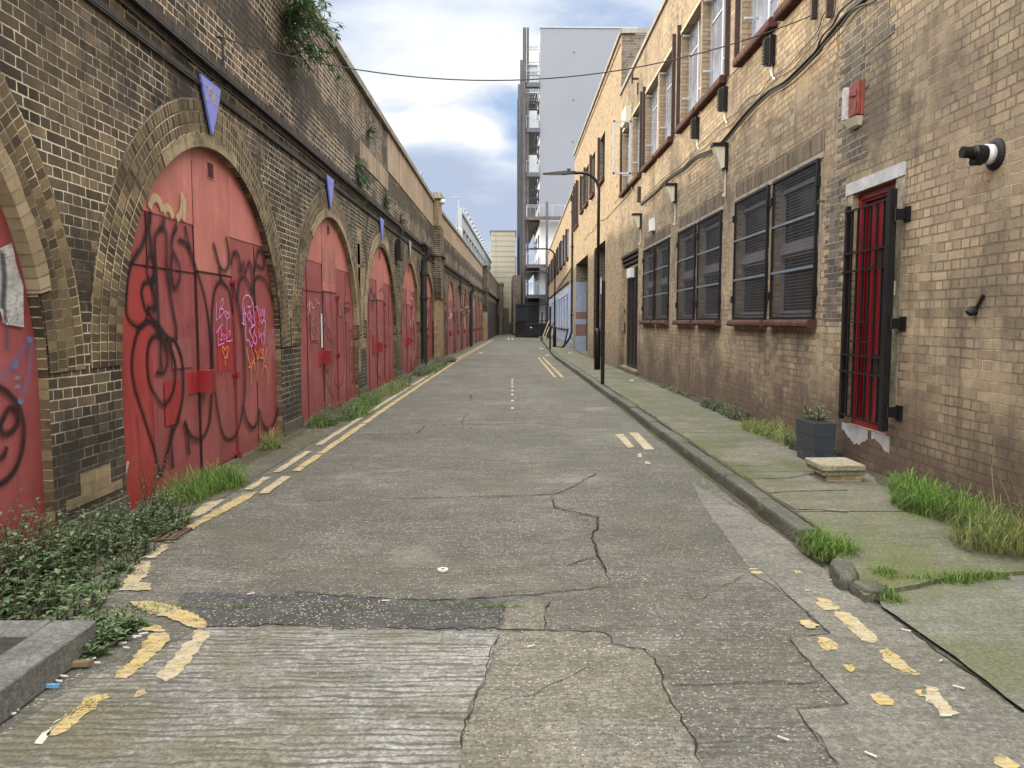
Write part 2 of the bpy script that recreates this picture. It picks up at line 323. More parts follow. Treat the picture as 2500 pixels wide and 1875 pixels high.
def paintm(name, a, b, wearc, amt):
    k = NT(name); uv0 = k.uv()
    n = k.noise(uv0, 7, 5, .65); c = k.mix(k.ramp(n, [(.42,0),(.6,1)]), a, b)
    ln = k.noise(k.vmap(uv0, (1, 6, 1)), 9, 4, .6)
    c = k.mix(k.ma('MULTIPLY', k.ramp(ln, [(.50,0),(.58,1)]), .55), c, tuple(x*.55 for x in a))
    c = k.mix(k.ma('MULTIPLY', k.ramp(k.noise(uv0, 22, 5, .7), [(.50,0),(.62,1)]), amt), c, wearc)
    sp = k.noise(uv0, 75, 4, .75, loc=(3, 3, 0)); pw = k.noise(uv0, 5, 5, .65, loc=(6, 1, 0)); k.set(k.b.inputs['Alpha'], k.ramp(k.ma('ADD', k.ma('MULTIPLY', sp, .55), k.ma('MULTIPLY', pw, .45)), [(.405, .0), (.46, .96)]))
    k.col(c); k.rough(.85); k.bump(k.noise(uv0, 45, 4), .5, .006); return k.m
m_yel = paintm('worn_yellow_paint', (.44,.34,.13), (.40,.34,.22), (.17,.15,.11), .65)
m_yel2 = paintm('pale_worn_paint', (.40,.36,.28), (.42,.34,.16), (.19,.17,.135), .6)
m_white = paintm('worn_white_paint', (.55,.54,.5), (.5,.49,.45), (.25,.24,.22), .3)
def doorm(name, c1, c2, rough=.42, fade=.35):
    k = NT(name); o = k.n('ShaderNodeTexCoord').outputs['Object']
    c = k.mix(k.ramp(k.noise(o, 1.3, 5, .6), [(.35,0),(.65,1)]), c1, c2)
    st = k.noise(k.vmap(o, (6, 6, .5)), 1.6, 5, .65)
    c = k.mix(k.ma('MULTIPLY', k.ramp(st, [(.48,0),(.75,1)]), fade), c, tuple(min(1, x*1.35+.03) for x in c2))
    pt = k.noise(k.vmap(o, (1,1,.6)), 2.6, 6, .68, loc=(3, 1, 7)); c = k.mix(k.ma('MULTIPLY', k.ramp(pt, [(.52, 0), (.62, 1)]), .32), c, tuple(x*.62 for x in c1))
    sc_ = k.noise(k.vmap(o, (14, 14, 1.2)), 3, 6, .75, loc=(9, 1, 7)); c = k.mix(k.ma('MULTIPLY', k.ramp(sc_, [(.60, 0), (.68, 1)]), .35), c, tuple(min(1, x*1.3+.08) for x in c2))
    sp = k.noise(o, 40, 4, .7); c = k.mix(k.ma('MULTIPLY', k.ramp(sp, [(.62,0),(.75,1)]), .3), c, (.12,.03,.028))
    k.col(c); k.rough(k.ramp(k.noise(o, 3, 3), [(.3, rough-.06), (.7, rough+.12)])); k.spec(.5)
    k.bump(k.noise(o, 2.2, 2), .25, .01); return k.m
m_red = doorm('red_door_paint', (.225,.045,.050), (.295,.078,.082), fade=.4)
m_redup = doorm('faded_and_lit_red', (.38,.115,.105), (.46,.16,.14))  # upper door panels: some fade, plus reflected light painted in
m_redbright = doorm('bright_red_paint', (.29,.03,.032), (.33,.045,.045))
m_redbox = doorm('lock_box_paint', (.20,.008,.015), (.25,.015,.022), fade=.1)
m_redpatch = doorm('fresh_red_patch', (.30,.02,.028), (.34,.028,.034), fade=.1)
m_seam = plain('dark_seam', (.03,.006,.006), .8, bump=0)
m_cream = plain('cream_render', (.43,.37,.26), .85, nsc=5, var=.2, bump=.4, streak=.35, dirt=(.2,.16,.11))
m_black = plain('black_metal', (.008,.008,.009), .42, nsc=8, var=.3, bump=.1, spec=.3)
m_blackm = plain('matt_black', (.009,.009,.010), .7, nsc=8, var=.3, bump=.2)
m_pipe = plain('tarred_pipe', (.016,.015,.016), .6, nsc=5, var=.4, bump=.3)
m_cable = plain('black_cable', (.02,.018,.018), .6, nsc=3, bump=0)
m_cablegrey = plain('grey_cable', (.16,.14,.11), .6, nsc=3, bump=0)
m_blue = plain('blue_sign_paint', (.17,.20,.60), .45, nsc=4, var=.1, bump=.05)
m_mustard = plain('faded_mustard', (.30,.25,.22), .7, nsc=14, var=.3, bump=0)
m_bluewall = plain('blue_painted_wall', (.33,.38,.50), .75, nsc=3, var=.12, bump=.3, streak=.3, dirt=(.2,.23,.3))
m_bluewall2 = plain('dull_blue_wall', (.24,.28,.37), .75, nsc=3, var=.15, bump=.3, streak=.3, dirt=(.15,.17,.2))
m_brickpaint = plain('brown_painted_wall', (.17,.10,.085), .8, nsc=3, var=.2, bump=.3)
m_coping = plain('concrete_coping', (.20,.18,.15), .85, nsc=3, var=.3, bump=.4, streak=.5, dirt=(.05,.045,.04))
m_copingR = plain('grey_coping', (.25,.235,.21), .85, nsc=3, var=.25, bump=.3, streak=.4, dirt=(.1,.09,.08))
m_lintel = plain('concrete_lintel', (.42,.42,.44), .85, nsc=8, var=.25, bump=.5)
m_winframe = plain('white_window_frame', (.42,.44,.48), .5, nsc=4, var=.1, bump=.05, streak=.2)
m_winframeg = plain('grey_window_frame', (.20,.185,.20), .5, nsc=4, var=.15, bump=.05)
m_brownwood = plain('brown_timber', (.042,.025,.022), .7, nsc=7, var=.35, bump=.2)
m_bluebar = plain('pale_blue_bar', (.12,.155,.19), .5, nsc=6, var=.2, bump=.05)
m_whitepl = plain('white_plastic', (.62,.63,.64), .5, nsc=4, var=.08, bump=.03, streak=.15)
m_creampl = plain('cream_plastic', (.52,.49,.38), .5, nsc=4, var=.1, bump=.05, streak=.2)
m_towerS = plain('shaded_white_cladding', (.17,.185,.225), .6, nsc=.12, var=.06, bump=0, streak=.1, dirt=(.16,.16,.185))  # shaded end of the white tower, its shade put into the grey
m_towerW = plain('white_render', (.55,.55,.57), .7, nsc=.3, var=.08, bump=0, streak=.25, dirt=(.45,.45,.45))
m_steel = plain('dark_gallery_steel', (.055,.065,.08), .5, nsc=2, var=.25, bump=0)
m_steelbrown = plain('brown_gallery_steel', (.07,.06,.06), .6, nsc=2, var=.25, bump=0)
m_steellight = plain('pale_steel', (.28,.32,.36), .45, nsc=2, var=.1, bump=0)
m_whitesteel = plain('white_painted_steel', (.28,.31,.32), .5, nsc=2, var=.08, bump=0, streak=.1)
m_planter = plain('slate_planter', (.035,.040,.055), .5, nsc=6, var=.15, bump=.1)
m_slabst = concrete('paving_slab', (.26,.235,.17), (.36,.33,.245), speck=.2, rib=0, moss=.25)
m_wood = plain('weathered_wood', (.38,.30,.22), .8, nsc=8, var=.3, bump=.3)
m_butt = plain('white_litter', (.50,.49,.46), .8, nsc=40, var=.1, bump=0)
m_rust = plain('rusty_iron', (.09,.06,.045), .8, nsc=20, var=.4, bump=.4)
m_buff = doorm('buffed_red_paint', (.25,.075,.075), (.31,.10,.098))
m_dirty = plain('dark_interior', (.018,.016,.016), .9, nsc=2, var=.4, bump=0)
m_rod = plain('red_door_gloss', (.20,.005,.012), .28, nsc=3, var=.12, bump=.05, spec=.6)
m_purple = plain('grey_purple_door', (.11,.10,.13), .6, nsc=3, var=.2, bump=.1)
def glassm(name, c, rough=.08):
    k = NT(name); o = k.n('ShaderNodeTexCoord').outputs['Object']
    k.col(k.mix(k.ramp(k.noise(o, 1.8, 3), [(.4,0),(.6,1)]), c, tuple(x*1.8 for x in c))); k.rough(rough); k.spec(.9)
    k.bump(k.noise(o, 1.5, 2), .05, .01); return k.m
m_glass = glassm('window_glass', (.06,.07,.085))
m_glassblue = glassm('curtained_glass', (.16,.18,.23), .12)
m_glassdark = glassm('dark_glass', (.011,.013,.019), .2)
def leafm(name, a, b, c):
    k = NT(name); g = k.n('ShaderNodeNewGeometry'); o = k.n('ShaderNodeTexCoord').outputs['Object']
    r = g.outputs['Random Per Island']
    col = k.ramp(k.ma('ADD', k.ma('MULTIPLY', r, .7), k.ma('MULTIPLY', k.noise(o, 2.5, 3), .3)), [(.15, a), (.5, b), (.9, c)])
    k.col(col); k.rough(.5); k.spec(.4)
    tr = k.n('ShaderNodeBsdfTranslucent', None, {'Color': col}).outputs[0]
    ms = k.n('ShaderNodeMixShader', None, {0: .25, 1: k.b.outputs[0], 2: tr}).outputs[0]
    k.t.links.new(ms, k.out.inputs[0]); return k.m
m_leaf = leafm('nettle_leaf', (.045,.085,.034), (.10,.165,.072), (.19,.27,.14))
m_leaf2 = leafm('grey_green_leaf', (.06,.10,.05), (.13,.18,.10), (.25,.31,.20))
m_grass = leafm('grass_blade', (.045,.10,.012), (.095,.19,.025), (.18,.29,.05))
m_grassy = leafm('yellow_grass_blade', (.07,.12,.02), (.16,.22,.05), (.30,.30,.12))
m_straw = leafm('dry_stem', (.10,.075,.045), (.2,.15,.09), (.32,.26,.17))
m_budd = leafm('wall_shrub_leaf', (.03,.065,.025), (.06,.12,.045), (.13,.2,.09))
m_stem = plain('plant_stem', (.07,.05,.035), .8, nsc=10, bump=0)
SUN = 3.2; SKYM = 0.62; EXPO = 0.74; OVER = 2.8; BACK = 1.7; SKYX = 0.3; SKYY = 0.2
# ================================================================ ground
def P2(pts): return [onZ(x, y) for x, y in pts]
def cropf(x0, y0, s): return lambda pts: [(x0 + x*s, y0 + y*s) for x, y in pts]
def ragged(pts, amp=.01, step=.06, seed=1, closed=True):
    rnd = random.Random(seed); out = []; n = len(pts)
    for i in range(n if closed else n-1):
        a = Vector(pts[i]); b = Vector(pts[(i+1) % n]); k = max(1, int((b-a).length/step))
        for j in range(k):
            p = a.lerp(b, j/k); out.append(Vector((p.x + rnd.uniform(-amp, amp), p.y + rnd.uniform(-amp, amp), p.z)))
    if not closed: out.append(Vector(pts[-1]))
    return out
def flat(mb, pts, dz):
    vs = [(p.x, p.y, p.z + dz) for p in pts]; return mb.add(vs, [tuple(range(len(vs)))])
def strip(mb, fx0, fx1, y0, y1, dz, step=1.5, nx=1):
    n = max(1, int(math.ceil((y1-y0)/step)))
    for i in range(n):
        a = y0+(y1-y0)*i/n; b = y0+(y1-y0)*(i+1)/n
        mb.quad((fx0(a), a, gz(a)+dz), (fx1(a), a, gz(a)+dz), (fx1(b), b, gz(b)+dz), (fx0(b), b, gz(b)+dz))
bendR = lambda y: max(0.0, y-41.0)*.0145
mb = MB(); mb.quad((-900,-300,-.45), (900,-300,-.45), (900,1500,-.45), (-900,1500,-.45))
mk('ground', mb, m_soil, kind='structure')
mb = MB(); strip(mb, lambda y: XL-.3+bend(y), lambda y: XR+.4+bendR(y), -4, 86, 0)
strip(mb, lambda y: -14, lambda y: 30, 86, 130, 0, 8)
road = mk('road', mb, m_road, kind='structure')
# slabs and patches
def patch(name, mat, poly, dz, amp=.008, seed=1, step=.05):
    mb = MB(); flat(mb, ragged(P2(poly), amp, step, seed), dz); return mk(name, mb, mat, road)
patch('concrete_slab', m_slabL, [(-700,1900),(0,1800),(215,1655),(400,1585),(480,1537),(700,1528),(1050,1540),(1215,1545),(1190,1640),(1150,1720),(1130,1800),(1090,2100),(-900,2300)], .004, seed=2)
patch('concrete_slab', m_slabM, [(1219,1545),(1350,1540),(1480,1548),(1492,1570),(1560,1590),(1600,1618),(1640,1700),(1680,1800),(1725,1900),(1800,2100),(1094,2100),(1134,1800),(1154,1720),(1194,1640)], .0045, seed=3)
patch('concrete_slab', m_slabR, [(1835,1400),(1900,1440),(1960,1485),(2027,1548),(1925,1560),(1975,1620),(2020,1665),(2075,1722),(1948,1738),(2000,1800),(2060,1890),(2200,2100),(3100,2100),(2510,1760),(2160,1497),(2100,1455),(2010,1390),(1900,1300),(1750,1215),(1690,1180),(1720,1240)], .004, seed=4)
patch('asphalt_patch', m_asph, [(430,1455),(520,1447),(640,1452),(800,1456),(960,1462),(1100,1466),(1235,1472),(1228,1500),(1222,1536),(1100,1540),(950,1536),(760,1538),(700,1527),(600,1532),(500,1534),(440,1500)], .005, amp=.032, seed=5, step=.04)
patch('concrete_slab', m_slabM, [(1237,1472),(1290,1465),(1335,1480),(1330,1540),(1226,1537)], .0055, seed=6)
# verge along the arches
mb = MB(); rn = random.Random(5)
ys = [2.2 + i*.12 for i in range(int((62-2.2)/.12))]
for i in range(len(ys)-1):
    if i == 0: e0 = -2.44
    else: e0 = e1
    e1 = -2.44 + rn.uniform(-.012, .012)
    a, b = ys[i], ys[i+1]
    mb.quad((XL-.1+bend(a), a, gz(a)+.006), (e0+bend(a)*.9, a, gz(a)+.006), (e1+bend(b)*.9, b, gz(b)+.006), (XL-.1+bend(b), b, gz(b)+.006))
mk('verge', mb, m_gutter, kind='structure')
# cracks
crk = MB()
def crack(pts, w=.012, seed=0, amp=.012):
    pp = ragged(P2(pts), amp, .045, seed, closed=False); rnd = random.Random(seed)
    crk.ribbon([(p.x, p.y, p.z+.0064) for p in pp], w, (0,0,1), wf=lambda t: rnd.uniform(.2, .8)*(min(1, 8*min(t, 1-t)+.25)))
c6 = cropf(700, 1200, 1200/2212); c8 = cropf(700, 800, 800/2212); c7 = cropf(1800, 1300, 700/2020)
crack(c6([(0,448),(130,460),(230,470),(420,482),(560,490),(750,490),(900,480),(1060,470),(1220,455),(1460,430)]), .022, 1, .02)
crack(c6([(1195,20),(1200,75),(1290,100),(1400,118),(1400,170),(1375,195),(1385,240),(1410,310),(1440,370),(1465,425)]), .010, 2)
crack(c6([(1260,340),(1320,315),(1385,295)]), .016, 3, .004)
crack(c6([(780,38),(900,30),(1200,14),(1260,0)]), .011, 4)
crack(c6([(960,632),(1150,628),(1300,632),(1430,640),(1455,660),(1460,688),(1600,715),(1660,760),(1690,860),(1740,950),(1780,1040),(1840,1150),(1870,1240)]), .016, 5)
crack(c6([(1180,500),(1165,560),(1160,625)]), .012, 6)
crack(c6([(955,635),(940,680),(900,810),(850,950),(800,1060),(770,1200)]), .010, 7)
crack(c6([(1740,880),(1850,872),(2212,858)]), .010, 8)
crack(c6([(960,950),(1100,920),(1260,840),(1390,785)]), .006, 9)
crack(c6([(1130,240),(1280,215),(1375,190)]), .006, 10)
crack(c7([(1050,560),(1200,660),(1400,840),(1640,990),(1800,1100),(2020,1280)]), .034, 11, .008)
crack(c7([(180,270),(400,490),(560,635),(655,720),(360,745),(470,880),(590,1010),(630,1050),(790,1215),(420,1250),(540,1430),(700,1640)]), .010, 12, .006)
crack(c7([(210,1055),(420,1070),(620,1050)]), .010, 13)
for q, sd in (([(480,727),(880,715),(930,670)],14),([(880,665),(1050,658),(1600,650),(2040,640)],15),([(800,495),(1000,495),(1250,485),(1240,450)],16),
              ([(940,420),(1180,412),(2000,410)],17),([(1200,283),(1480,280),(1760,275)],18),([(130,1168),(530,1170)],19),([(650,1160),(1120,1150),(1300,1140),(1820,1128)],20),
              ([(1820,1128),(1940,1070),(2100,980)],21),([(1790,1145),(1800,1210),(1900,1240),(2100,1280),(2100,1350),(2060,1400),(2080,1500),(2150,1659)],22),
              ([(1780,535),(1930,532)],23),([(1900,412),(2040,410)],24),([(1185,650),(1190,620),(1220,580)],25),([(1550,580),(1575,592)],26),([(500,1000),(1200,935)],27)):
    crack(c8(q), .032 if sd in (14,15,16,17,18,23,24) else .018, sd)
crack([(1640,1410),(1700,1470),(1850,1390)], .006, 30); crack(c6([(700,300),(950,268),(1130,240)]), .005, 31)
rn = random.Random(3)
for i in range(26):      # joints between bays farther along
    y = 19 + i*2.45
    x0 = rn.uniform(-2.3, -1.5); x1 = rn.uniform(1.2, 1.9)
    pp = ragged([Vector((x0+bend(y), y, gz(y))), Vector((x1+bend(y), y+rn.uniform(-.15,.15), gz(y)))], .02, .25, i, False)
    crk.ribbon([(p.x, p.y, p.z+.0085) for p in pp], .03, (0,0,1), wf=lambda t: rn.uniform(.4, 1.2))
mk('crack', crk, m_crack, road)
# painted lines
ylw = []
c3 = cropf(0, 1200, 700/1720)
def paint(mat, poly, seed, amp=.011, name='yellow_line'):
    mb = MB(); flat(mb, ragged(P2(poly), amp, .022, seed), .0078); return mk(name, mb, mat, road)
for i, (m, q) in enumerate((
    (m_yel, [(1540,5),(1460,20),(1200,170),(1040,260),(990,310),(1040,310),(1180,215),(1380,110),(1500,45)]),
    (m_yel2, [(1010,320),(960,330),(840,410),(930,405),(1010,345)]),
    (m_yel2, [(900,425),(810,420),(760,500),(750,560),(720,600),(900,600),(905,560),(840,545),(895,490)]),
    (m_yel2, [(620,545),(540,560),(480,620),(490,660),(520,690),(630,670),(640,590)]),
    (m_yel, [(780,665),(860,660),(1040,685),(1180,750),(1250,800),(1230,825),(1150,820),(1030,770),(900,740),(790,690)]),
    (m_yel, [(660,715),(740,730),(860,790),(960,820),(990,850),(900,845),(820,840),(760,780)]),
    (m_yel, [(900,860),(1020,855),(1000,920),(890,1030),(760,1130),(690,1125),(710,1090),(790,1020),(850,940)]),
    (m_yel2, [(1170,840),(1280,850),(1220,910),(1150,1020),(1050,1120),(1000,1145),(920,1120),(990,1060),(1100,930),(1160,890)]),
    (m_yel, [(540,1235),(640,1215),(640,1250),(520,1350),(380,1460),(290,1480),(300,1440),(430,1340),(470,1290)]),
    (m_white, [(425,1330),(320,1420),(285,1470),(270,1520),(210,1520),(220,1490),(330,1400)]),
    (m_yel2, [(870,1195),(880,1225),(830,1245),(800,1240),(830,1210)]),
    (m_yel2, [(1350,50),(1240,70),(1150,130),(1060,175),(1110,182),(1240,130),(1330,65)]),
    (m_yel, [(1500,1320),(1555,1325),(1510,1342)] and [(1080,188),(1020,215),(960,225),(1000,200)]))):
    paint(m, c3(q), 40+i)
for i, (m, q) in enumerate((
    (m_yel, [(555,470),(620,475),(735,540),(700,555),(620,555),(570,520)]),
    (m_yel2, [(690,565),(790,575),(900,670),(1015,775),(960,785),(880,770),(760,670),(690,600)]),
    (m_yel, [(985,835),(1060,825),(1130,880),(1240,970),(1285,1020),(1220,1015),(1100,960),(1030,900)]),
    (m_yel, [(440,625),(520,625),(580,665),(520,690),(470,685)]),
    (m_yel, [(565,750),(640,755),(725,815),(710,838),(640,838),(575,800)]),
    (m_yel, [(735,940),(800,940),(830,970),(825,990),(780,990)]),
    (m_yel, [(945,1150),(1020,1140),(1100,1200),(1080,1222),(1000,1220),(945,1185)]),
    (m_yel2, [(1330,1090),(1380,1100),(1440,1160),(1560,1290),(1500,1300),(1420,1285),(1340,1200)]),
    (m_yel, [(1245,1130),(1305,1125),(1315,1160),(1270,1165)]),
    (m_yel, [(1830,1580),(1910,1590),(1990,1665),(1970,1720),(1810,1640)]),
    (m_yel2, [(90,278),(130,275),(180,288),(150,300),(110,296)]), (m_yel2, [(75,265),(110,262),(150,266),(110,272)]),
    (m_yel2, [(385,270),(440,278),(465,300),(410,300)]), (m_yel2, [(475,410),(510,412),(515,420),(480,420)]))):
    paint(m, c7(q), 60+i)
def linestrip(x, w, y0, y1, seed, mat=m_yel, keep=.8, bfun=bend):
    rnd = random.Random(seed); y = y0; mb = MB()
    while y < y1:
        L = rnd.uniform(.5, 2.6)*(1+y*.03); e = min(y1, y+L)
        pts = []; n = max(2, int((e-y)/(.12+y*.006)))
        lo = [Vector((x-w/2+bfun(y+(e-y)*i/n)+rnd.uniform(-.009,.009), y+(e-y)*i/n, gz(y+(e-y)*i/n))) for i in range(n+1)]
        hi = [Vector((x+w/2+bfun(p.y)+rnd.uniform(-.009,.009), p.y, p.z)) for p in lo]
        for i in range(n):
            mb.quad(*[(q.x, q.y, q.z+.0085) for q in (lo[i], hi[i], hi[i+1], lo[i+1])])
        y = e + (rnd.uniform(.03, .12) if rnd.random() < keep else rnd.uniform(.2, .7))
    return mk('yellow_line', mb, mat, road)
linestrip(-2.15, .085, 7.6, 30, 1, m_yel, .95); linestrip(-2.13, .085, 30, 66, 2, m_yel, 1, lambda y: bend(y)*1.05)
linestrip(-2.33, .075, 7.55, 30, 3, m_yel2, .5); linestrip(-2.31, .08, 30, 66, 4, m_yel, .9, lambda y: bend(y)*1.05)
linestrip(-2.16, .085, 6.6, 7.35, 8, m_yel2, .5); linestrip(-2.34, .07, 6.75, 7.3, 9, m_yel2, .3)
linestrip(1.22, .08, 21, 34, 5, m_yel, .95); linestrip(1.42, .08, 21, 34, 6, m_yel, .95)
paint(m_yel2, [(1502,1062),(1520,1060),(1548,1092),(1533,1095)], 90); paint(m_yel2, [(1535,1057),(1556,1057),(1598,1098),(1574,1100)], 91)
paint(m_yel2, [(1556,1110),(1566,1108),(1568,1117),(1558,1118)], 92); paint(m_yel2, [(1574,1128),(1584,1127),(1588,1134),(1576,1135)], 93)
for x in (-.9, -.7): paint(m_white, [], 0) if False else None
c8x = c8
for j, yy in enumerate((350,363,381,399,426,453,495,545)):
    p = c8([(1523, yy)])[0]; s = 2.0 + j*.12
    paint(m_white, [(p[0]-s, p[1]-s*.55), (p[0]+s, p[1]-s*.55), (p[0]+s, p[1]+s*.55), (p[0]-s, p[1]+s*.55)], 100+j, .006, 'lane_stud')
mb = MB()
for y in (67,): 
    for x in (-.55, -.2, 2.05, 2.3): mb.box(x+.3, x+.42, y, y+6 if x < 1 else y+1.4, gz(y)+.003, gz(y)+.012)
mk('give_way_line', mb, m_white, road)
# pavement, kerb, driveway
mb = MB(); xk2 = XK + .125
def padd(y0, y1, z0, z1, mbx, x0=None):
    xa = (lambda y: xk2 + bend(y)) if x0 is None else (lambda y: x0)
    mbx.quad((xa(y0), y0, z0), (XR+.5+bendR(y0), y0, z0), (XR+.5+bendR(y1), y1, z1), (xa(y1), y1, z1))
edge = [onZ(x, y, .05) for x, y in [(2078,1418),(2110,1452),(2170,1436),(2242,1424),(2315,1403),(2400,1397),(2500,1392),(2700,1380)]]
poly = [(p.x, p.y, .045) for p in edge] + [(4.2, 4.95, .10), (XK+.125, 4.95, .10)]
mbm = MB(); mbm.add(poly, [tuple(range(len(poly)))])
padd(4.95, 5.5, .10, .118, mbm); 
# riser of the low pavement end
for i in range(len(edge)-1): mbm.quad((edge[i].x, edge[i].y, 0), (edge[i+1].x, edge[i+1].y, 0), (edge[i+1].x, edge[i+1].y, .045), (edge[i].x, edge[i].y, .045))
y = 5.5; rn = random.Random(2); sl = MB()
mk('pavement_end', mbm, m_pavemoss, kind='structure')
while y < 84:
    e = min(84, y + rn.uniform(1.0, 1.5)); padd(y+.008, e-.008, KH+gz(y), KH+gz(e), sl); y = e
strip(sl, lambda y: xk2+bend(y)-.01, lambda y: XR+.5+bendR(y), 5.4, 84, KH-.02)
mk('pavement', sl, m_pave, kind='structure')
pc = MB()
def pcrack(pts, w, seed):
    pp = ragged([onZ(x, y, KH) for x, y in pts], .01, .05, seed, False)
    rr = random.Random(seed); pc.ribbon([(p.x, p.y, KH+.004) for p in pp], w, (0,0,1), wf=lambda t: rr.uniform(.4,1.3))
c5 = cropf(1700, 900, 800/2212)
for i, q in enumerate(([(480,845),(600,830),(1020,822)], [(640,950),(860,955),(1020,972)], [(330,745),(600,742),(790,710)], [(190,655),(500,660)])): pcrack(c5(q), .014, i)
mk('pavement_crack', pc, m_crack, bpy.data.objects['pavement'])
mb = MB(); dpts = [(2155,1490),(2141,1462),(2170,1443),(2242,1430),(2315,1410),(2400,1403),(2500,1398),(2900,1375),(3400,1800),(3100,2100),(2505,1750),(2330,1612)]
flat(mb, ragged(P2(dpts), .006, .1, 3), .02); mk('driveway', mb, m_drive, kind='structure')
kroot = thing('kerb', 'worn granite kerb stones edging the right hand pavement', 'kerb', (XK, 4.6, 0)); kroot['kind'] = 'structure'; del kroot['label']; del kroot['category']
y = 5.02; rn = random.Random(11); i = 0
while y < 80:
    L = .92 if y < 40 else 2.6
    mb = MB(); x = XK + bend(y) + rn.uniform(-.010, .010); z = KH + gz(y) + rn.uniform(-.009, .006)
    a, b = y+.013, y+L-.013
    prof = [(0, -.05), (0, z-.035), (.006, z-.012), (.018, z-.002), (.125, z), (.125, -.05)]
    n = len(prof); vs = [(x+bend(yy)-bend(y)+px, yy, pz) for yy in (a, b) for px, pz in prof]
    mb.add(vs, [tuple(range(n))[::-1], tuple(range(n, 2*n))] + [(k, (k+1) % n, n+(k+1) % n, n+k) for k in range(n)])
    mk('kerb_stone', mb, m_kerb, kroot, bevel=.006); y += L; i += 1
def boulder(mb, c, sx, sy, sz, rot, seed, n=10):
    rnd = random.Random(seed); rings = []
    for i in range(5):
        t = i/4; z = sz*(1-(1-t)**2)*.98 if i else 0
        rr = (1.0, 1.02, .97, .85, .62)[i]; ring = []
        for k in range(n):
            a = 2*math.pi*k/n; ca, sa = math.cos(a), math.sin(a)
            m = 1/max(abs(ca), abs(sa))**.75
            px, py = sx*rr*ca*m*rnd.uniform(.95,1.03), sy*rr*sa*m*rnd.uniform(.95,1.03)
            ring.append((c[0]+px*math.cos(rot)-py*math.sin(rot), c[1]+px*math.sin(rot)+py*math.cos(rot), c[2]+z))
        rings.append(ring)
    vs = [p for r in rings for p in r]
    fs = [(i*n+k, i*n+(k+1) % n, (i+1)*n+(k+1) % n, (i+1)*n+k) for i in range(4) for k in range(n)] + [tuple(4*n+k for k in range(n))]
    mb.add(vs, fs)
for j, (x, y, sx, sy, sz, rt) in enumerate(((2060,1400,.068,.17,.115,-.25),(2122,1434,.08,.085,.09,.4))):
    p = onZ(x, y, .05); mb = MB(); boulder(mb, (p.x, p.y, -.01), sx, sy, sz, rt, j+4, 14); mk('kerb_stone', mb, m_kerb, kroot, bevel=.012)
# ================================================================ viaduct
via = thing('railway_viaduct', 'long dark sooty brick railway viaduct with red doors filling its arches', 'viaduct', (XL, 5, 0))
def PL(s, out, z): return (XL + out + bend(s), s, z)
archesA = [(5.83+4.98*k, 4.05, 1.17) for k in range(-1, 5)]
archesB = [(31.35+4.3*j, 3.4, 1.72) for j in range(8)]
ARCH = archesA + archesB
ZT = 4.0; NA = 28
wall = MB(); soff = MB()
def wq(mb, s0, s1, z0, z1, out=0):
    n = max(1, int((s1-s0)/3)) if s1 > 33 else 1
    for i in range(n):
        a = s0+(s1-s0)*i/n; b = s0+(s1-s0)*(i+1)/n
        mb.quad(PL(a,out,z0), PL(b,out,z0), PL(b,out,z1), PL(a,out,z1), [(a,z0),(b,z0),(b,z1),(a,z1)])
prev = -4.0
for s0, w, sp in ARCH:
    wq(wall, prev, s0, -.4, ZT); r = w/2; c = s0+r
    pts = [(c - r*math.cos(math.pi*i/NA), sp + r*math.sin(math.pi*i/NA)) for i in range(NA+1)]
    for i in range(NA):
        (a, za), (b, zb) = pts[i], pts[i+1]
        wall.quad(PL(a,0,za), PL(b,0,zb), PL(b,0,ZT), PL(a,0,ZT), [(a,za),(b,zb),(b,ZT),(a,ZT)])
    full = [(s0, -.4)] + pts + [(s0+w, -.4)]; L = 0
    for i in range(len(full)-1):
        (a, za), (b, zb) = full[i], full[i+1]; d = math.hypot(b-a, zb-za)
        soff.quad(PL(a,0,za), PL(b,0,zb), PL(b,-.3,zb), PL(a,-.3,za), [(0,L),(0,L+d),(.3,L+d),(.3,L)]); L += d
    prev = s0+w
wq(wall, prev, 66.2, -.4, ZT)
mk('brick_face', wall, m_brickL, via); mks('arch_soffit', soff, m_ring, via, per=NA+2)
def along(mb, s0, s1, o0, o1, z0, z1, step=2.0):
    n = max(1, int((s1-s0)/step)) if s1 > 33 else 1
    for i in range(n):
        a = s0+(s1-s0)*i/n; b = s0+(s1-s0)*(i+1)/n
        v = [PL(a,o0,z0), PL(a,o1,z0), PL(b,o1,z0), PL(b,o0,z0), PL(a,o0,z1), PL(a,o1,z1), PL(b,o1,z1), PL(b,o0,z1)]
        fs = [(0,3,2,1),(4,5,6,7),(1,2,6,5),(3,0,4,7)]
        if i == 0: fs.append((0,1,5,4))
        if i == n-1: fs.append((2,3,7,6))
        mb.add(v, fs)
par = MB(); along(par, -4, 66.2, -.45, -.004, 4.0, 6.02); mk('parapet', par, m_brickP, via)
ren = MB(); along(ren, 18.8, 29.6, -.1, .012, 5.10, 6.018); along(ren, 30.9, 66, -.1, .012, 5.16, 6.018)
along(ren, 15.4, 18.8, -.1, .008, 4.62, 5.05); mk('parapet_render', ren, m_render, via)
sc = MB(); along(sc, -4, 66.2, 0, .022, 3.72, 3.79); along(sc, -4, 66.2, 0, .035, 3.90, 3.965); along(sc, -4, 66.2, 0, .075, 3.969, 4.045)
mk('string_course', sc, m_ledge, via)
cp = MB(); y = -4.0
while y < 66: along(cp, y, min(66.2, y+1.6)-.012, -.52, .075, 6.025, 6.155); y += 1.6
mk('coping', cp, m_coping, via)
deck = MB(); along(deck, -4, 66.2, -9, -.5, 4.6, 5.0, 8); along(deck, -4, 96, -1.2, -.6, -.4, 4.6, 8); mk('deck', deck, m_dirty, via)
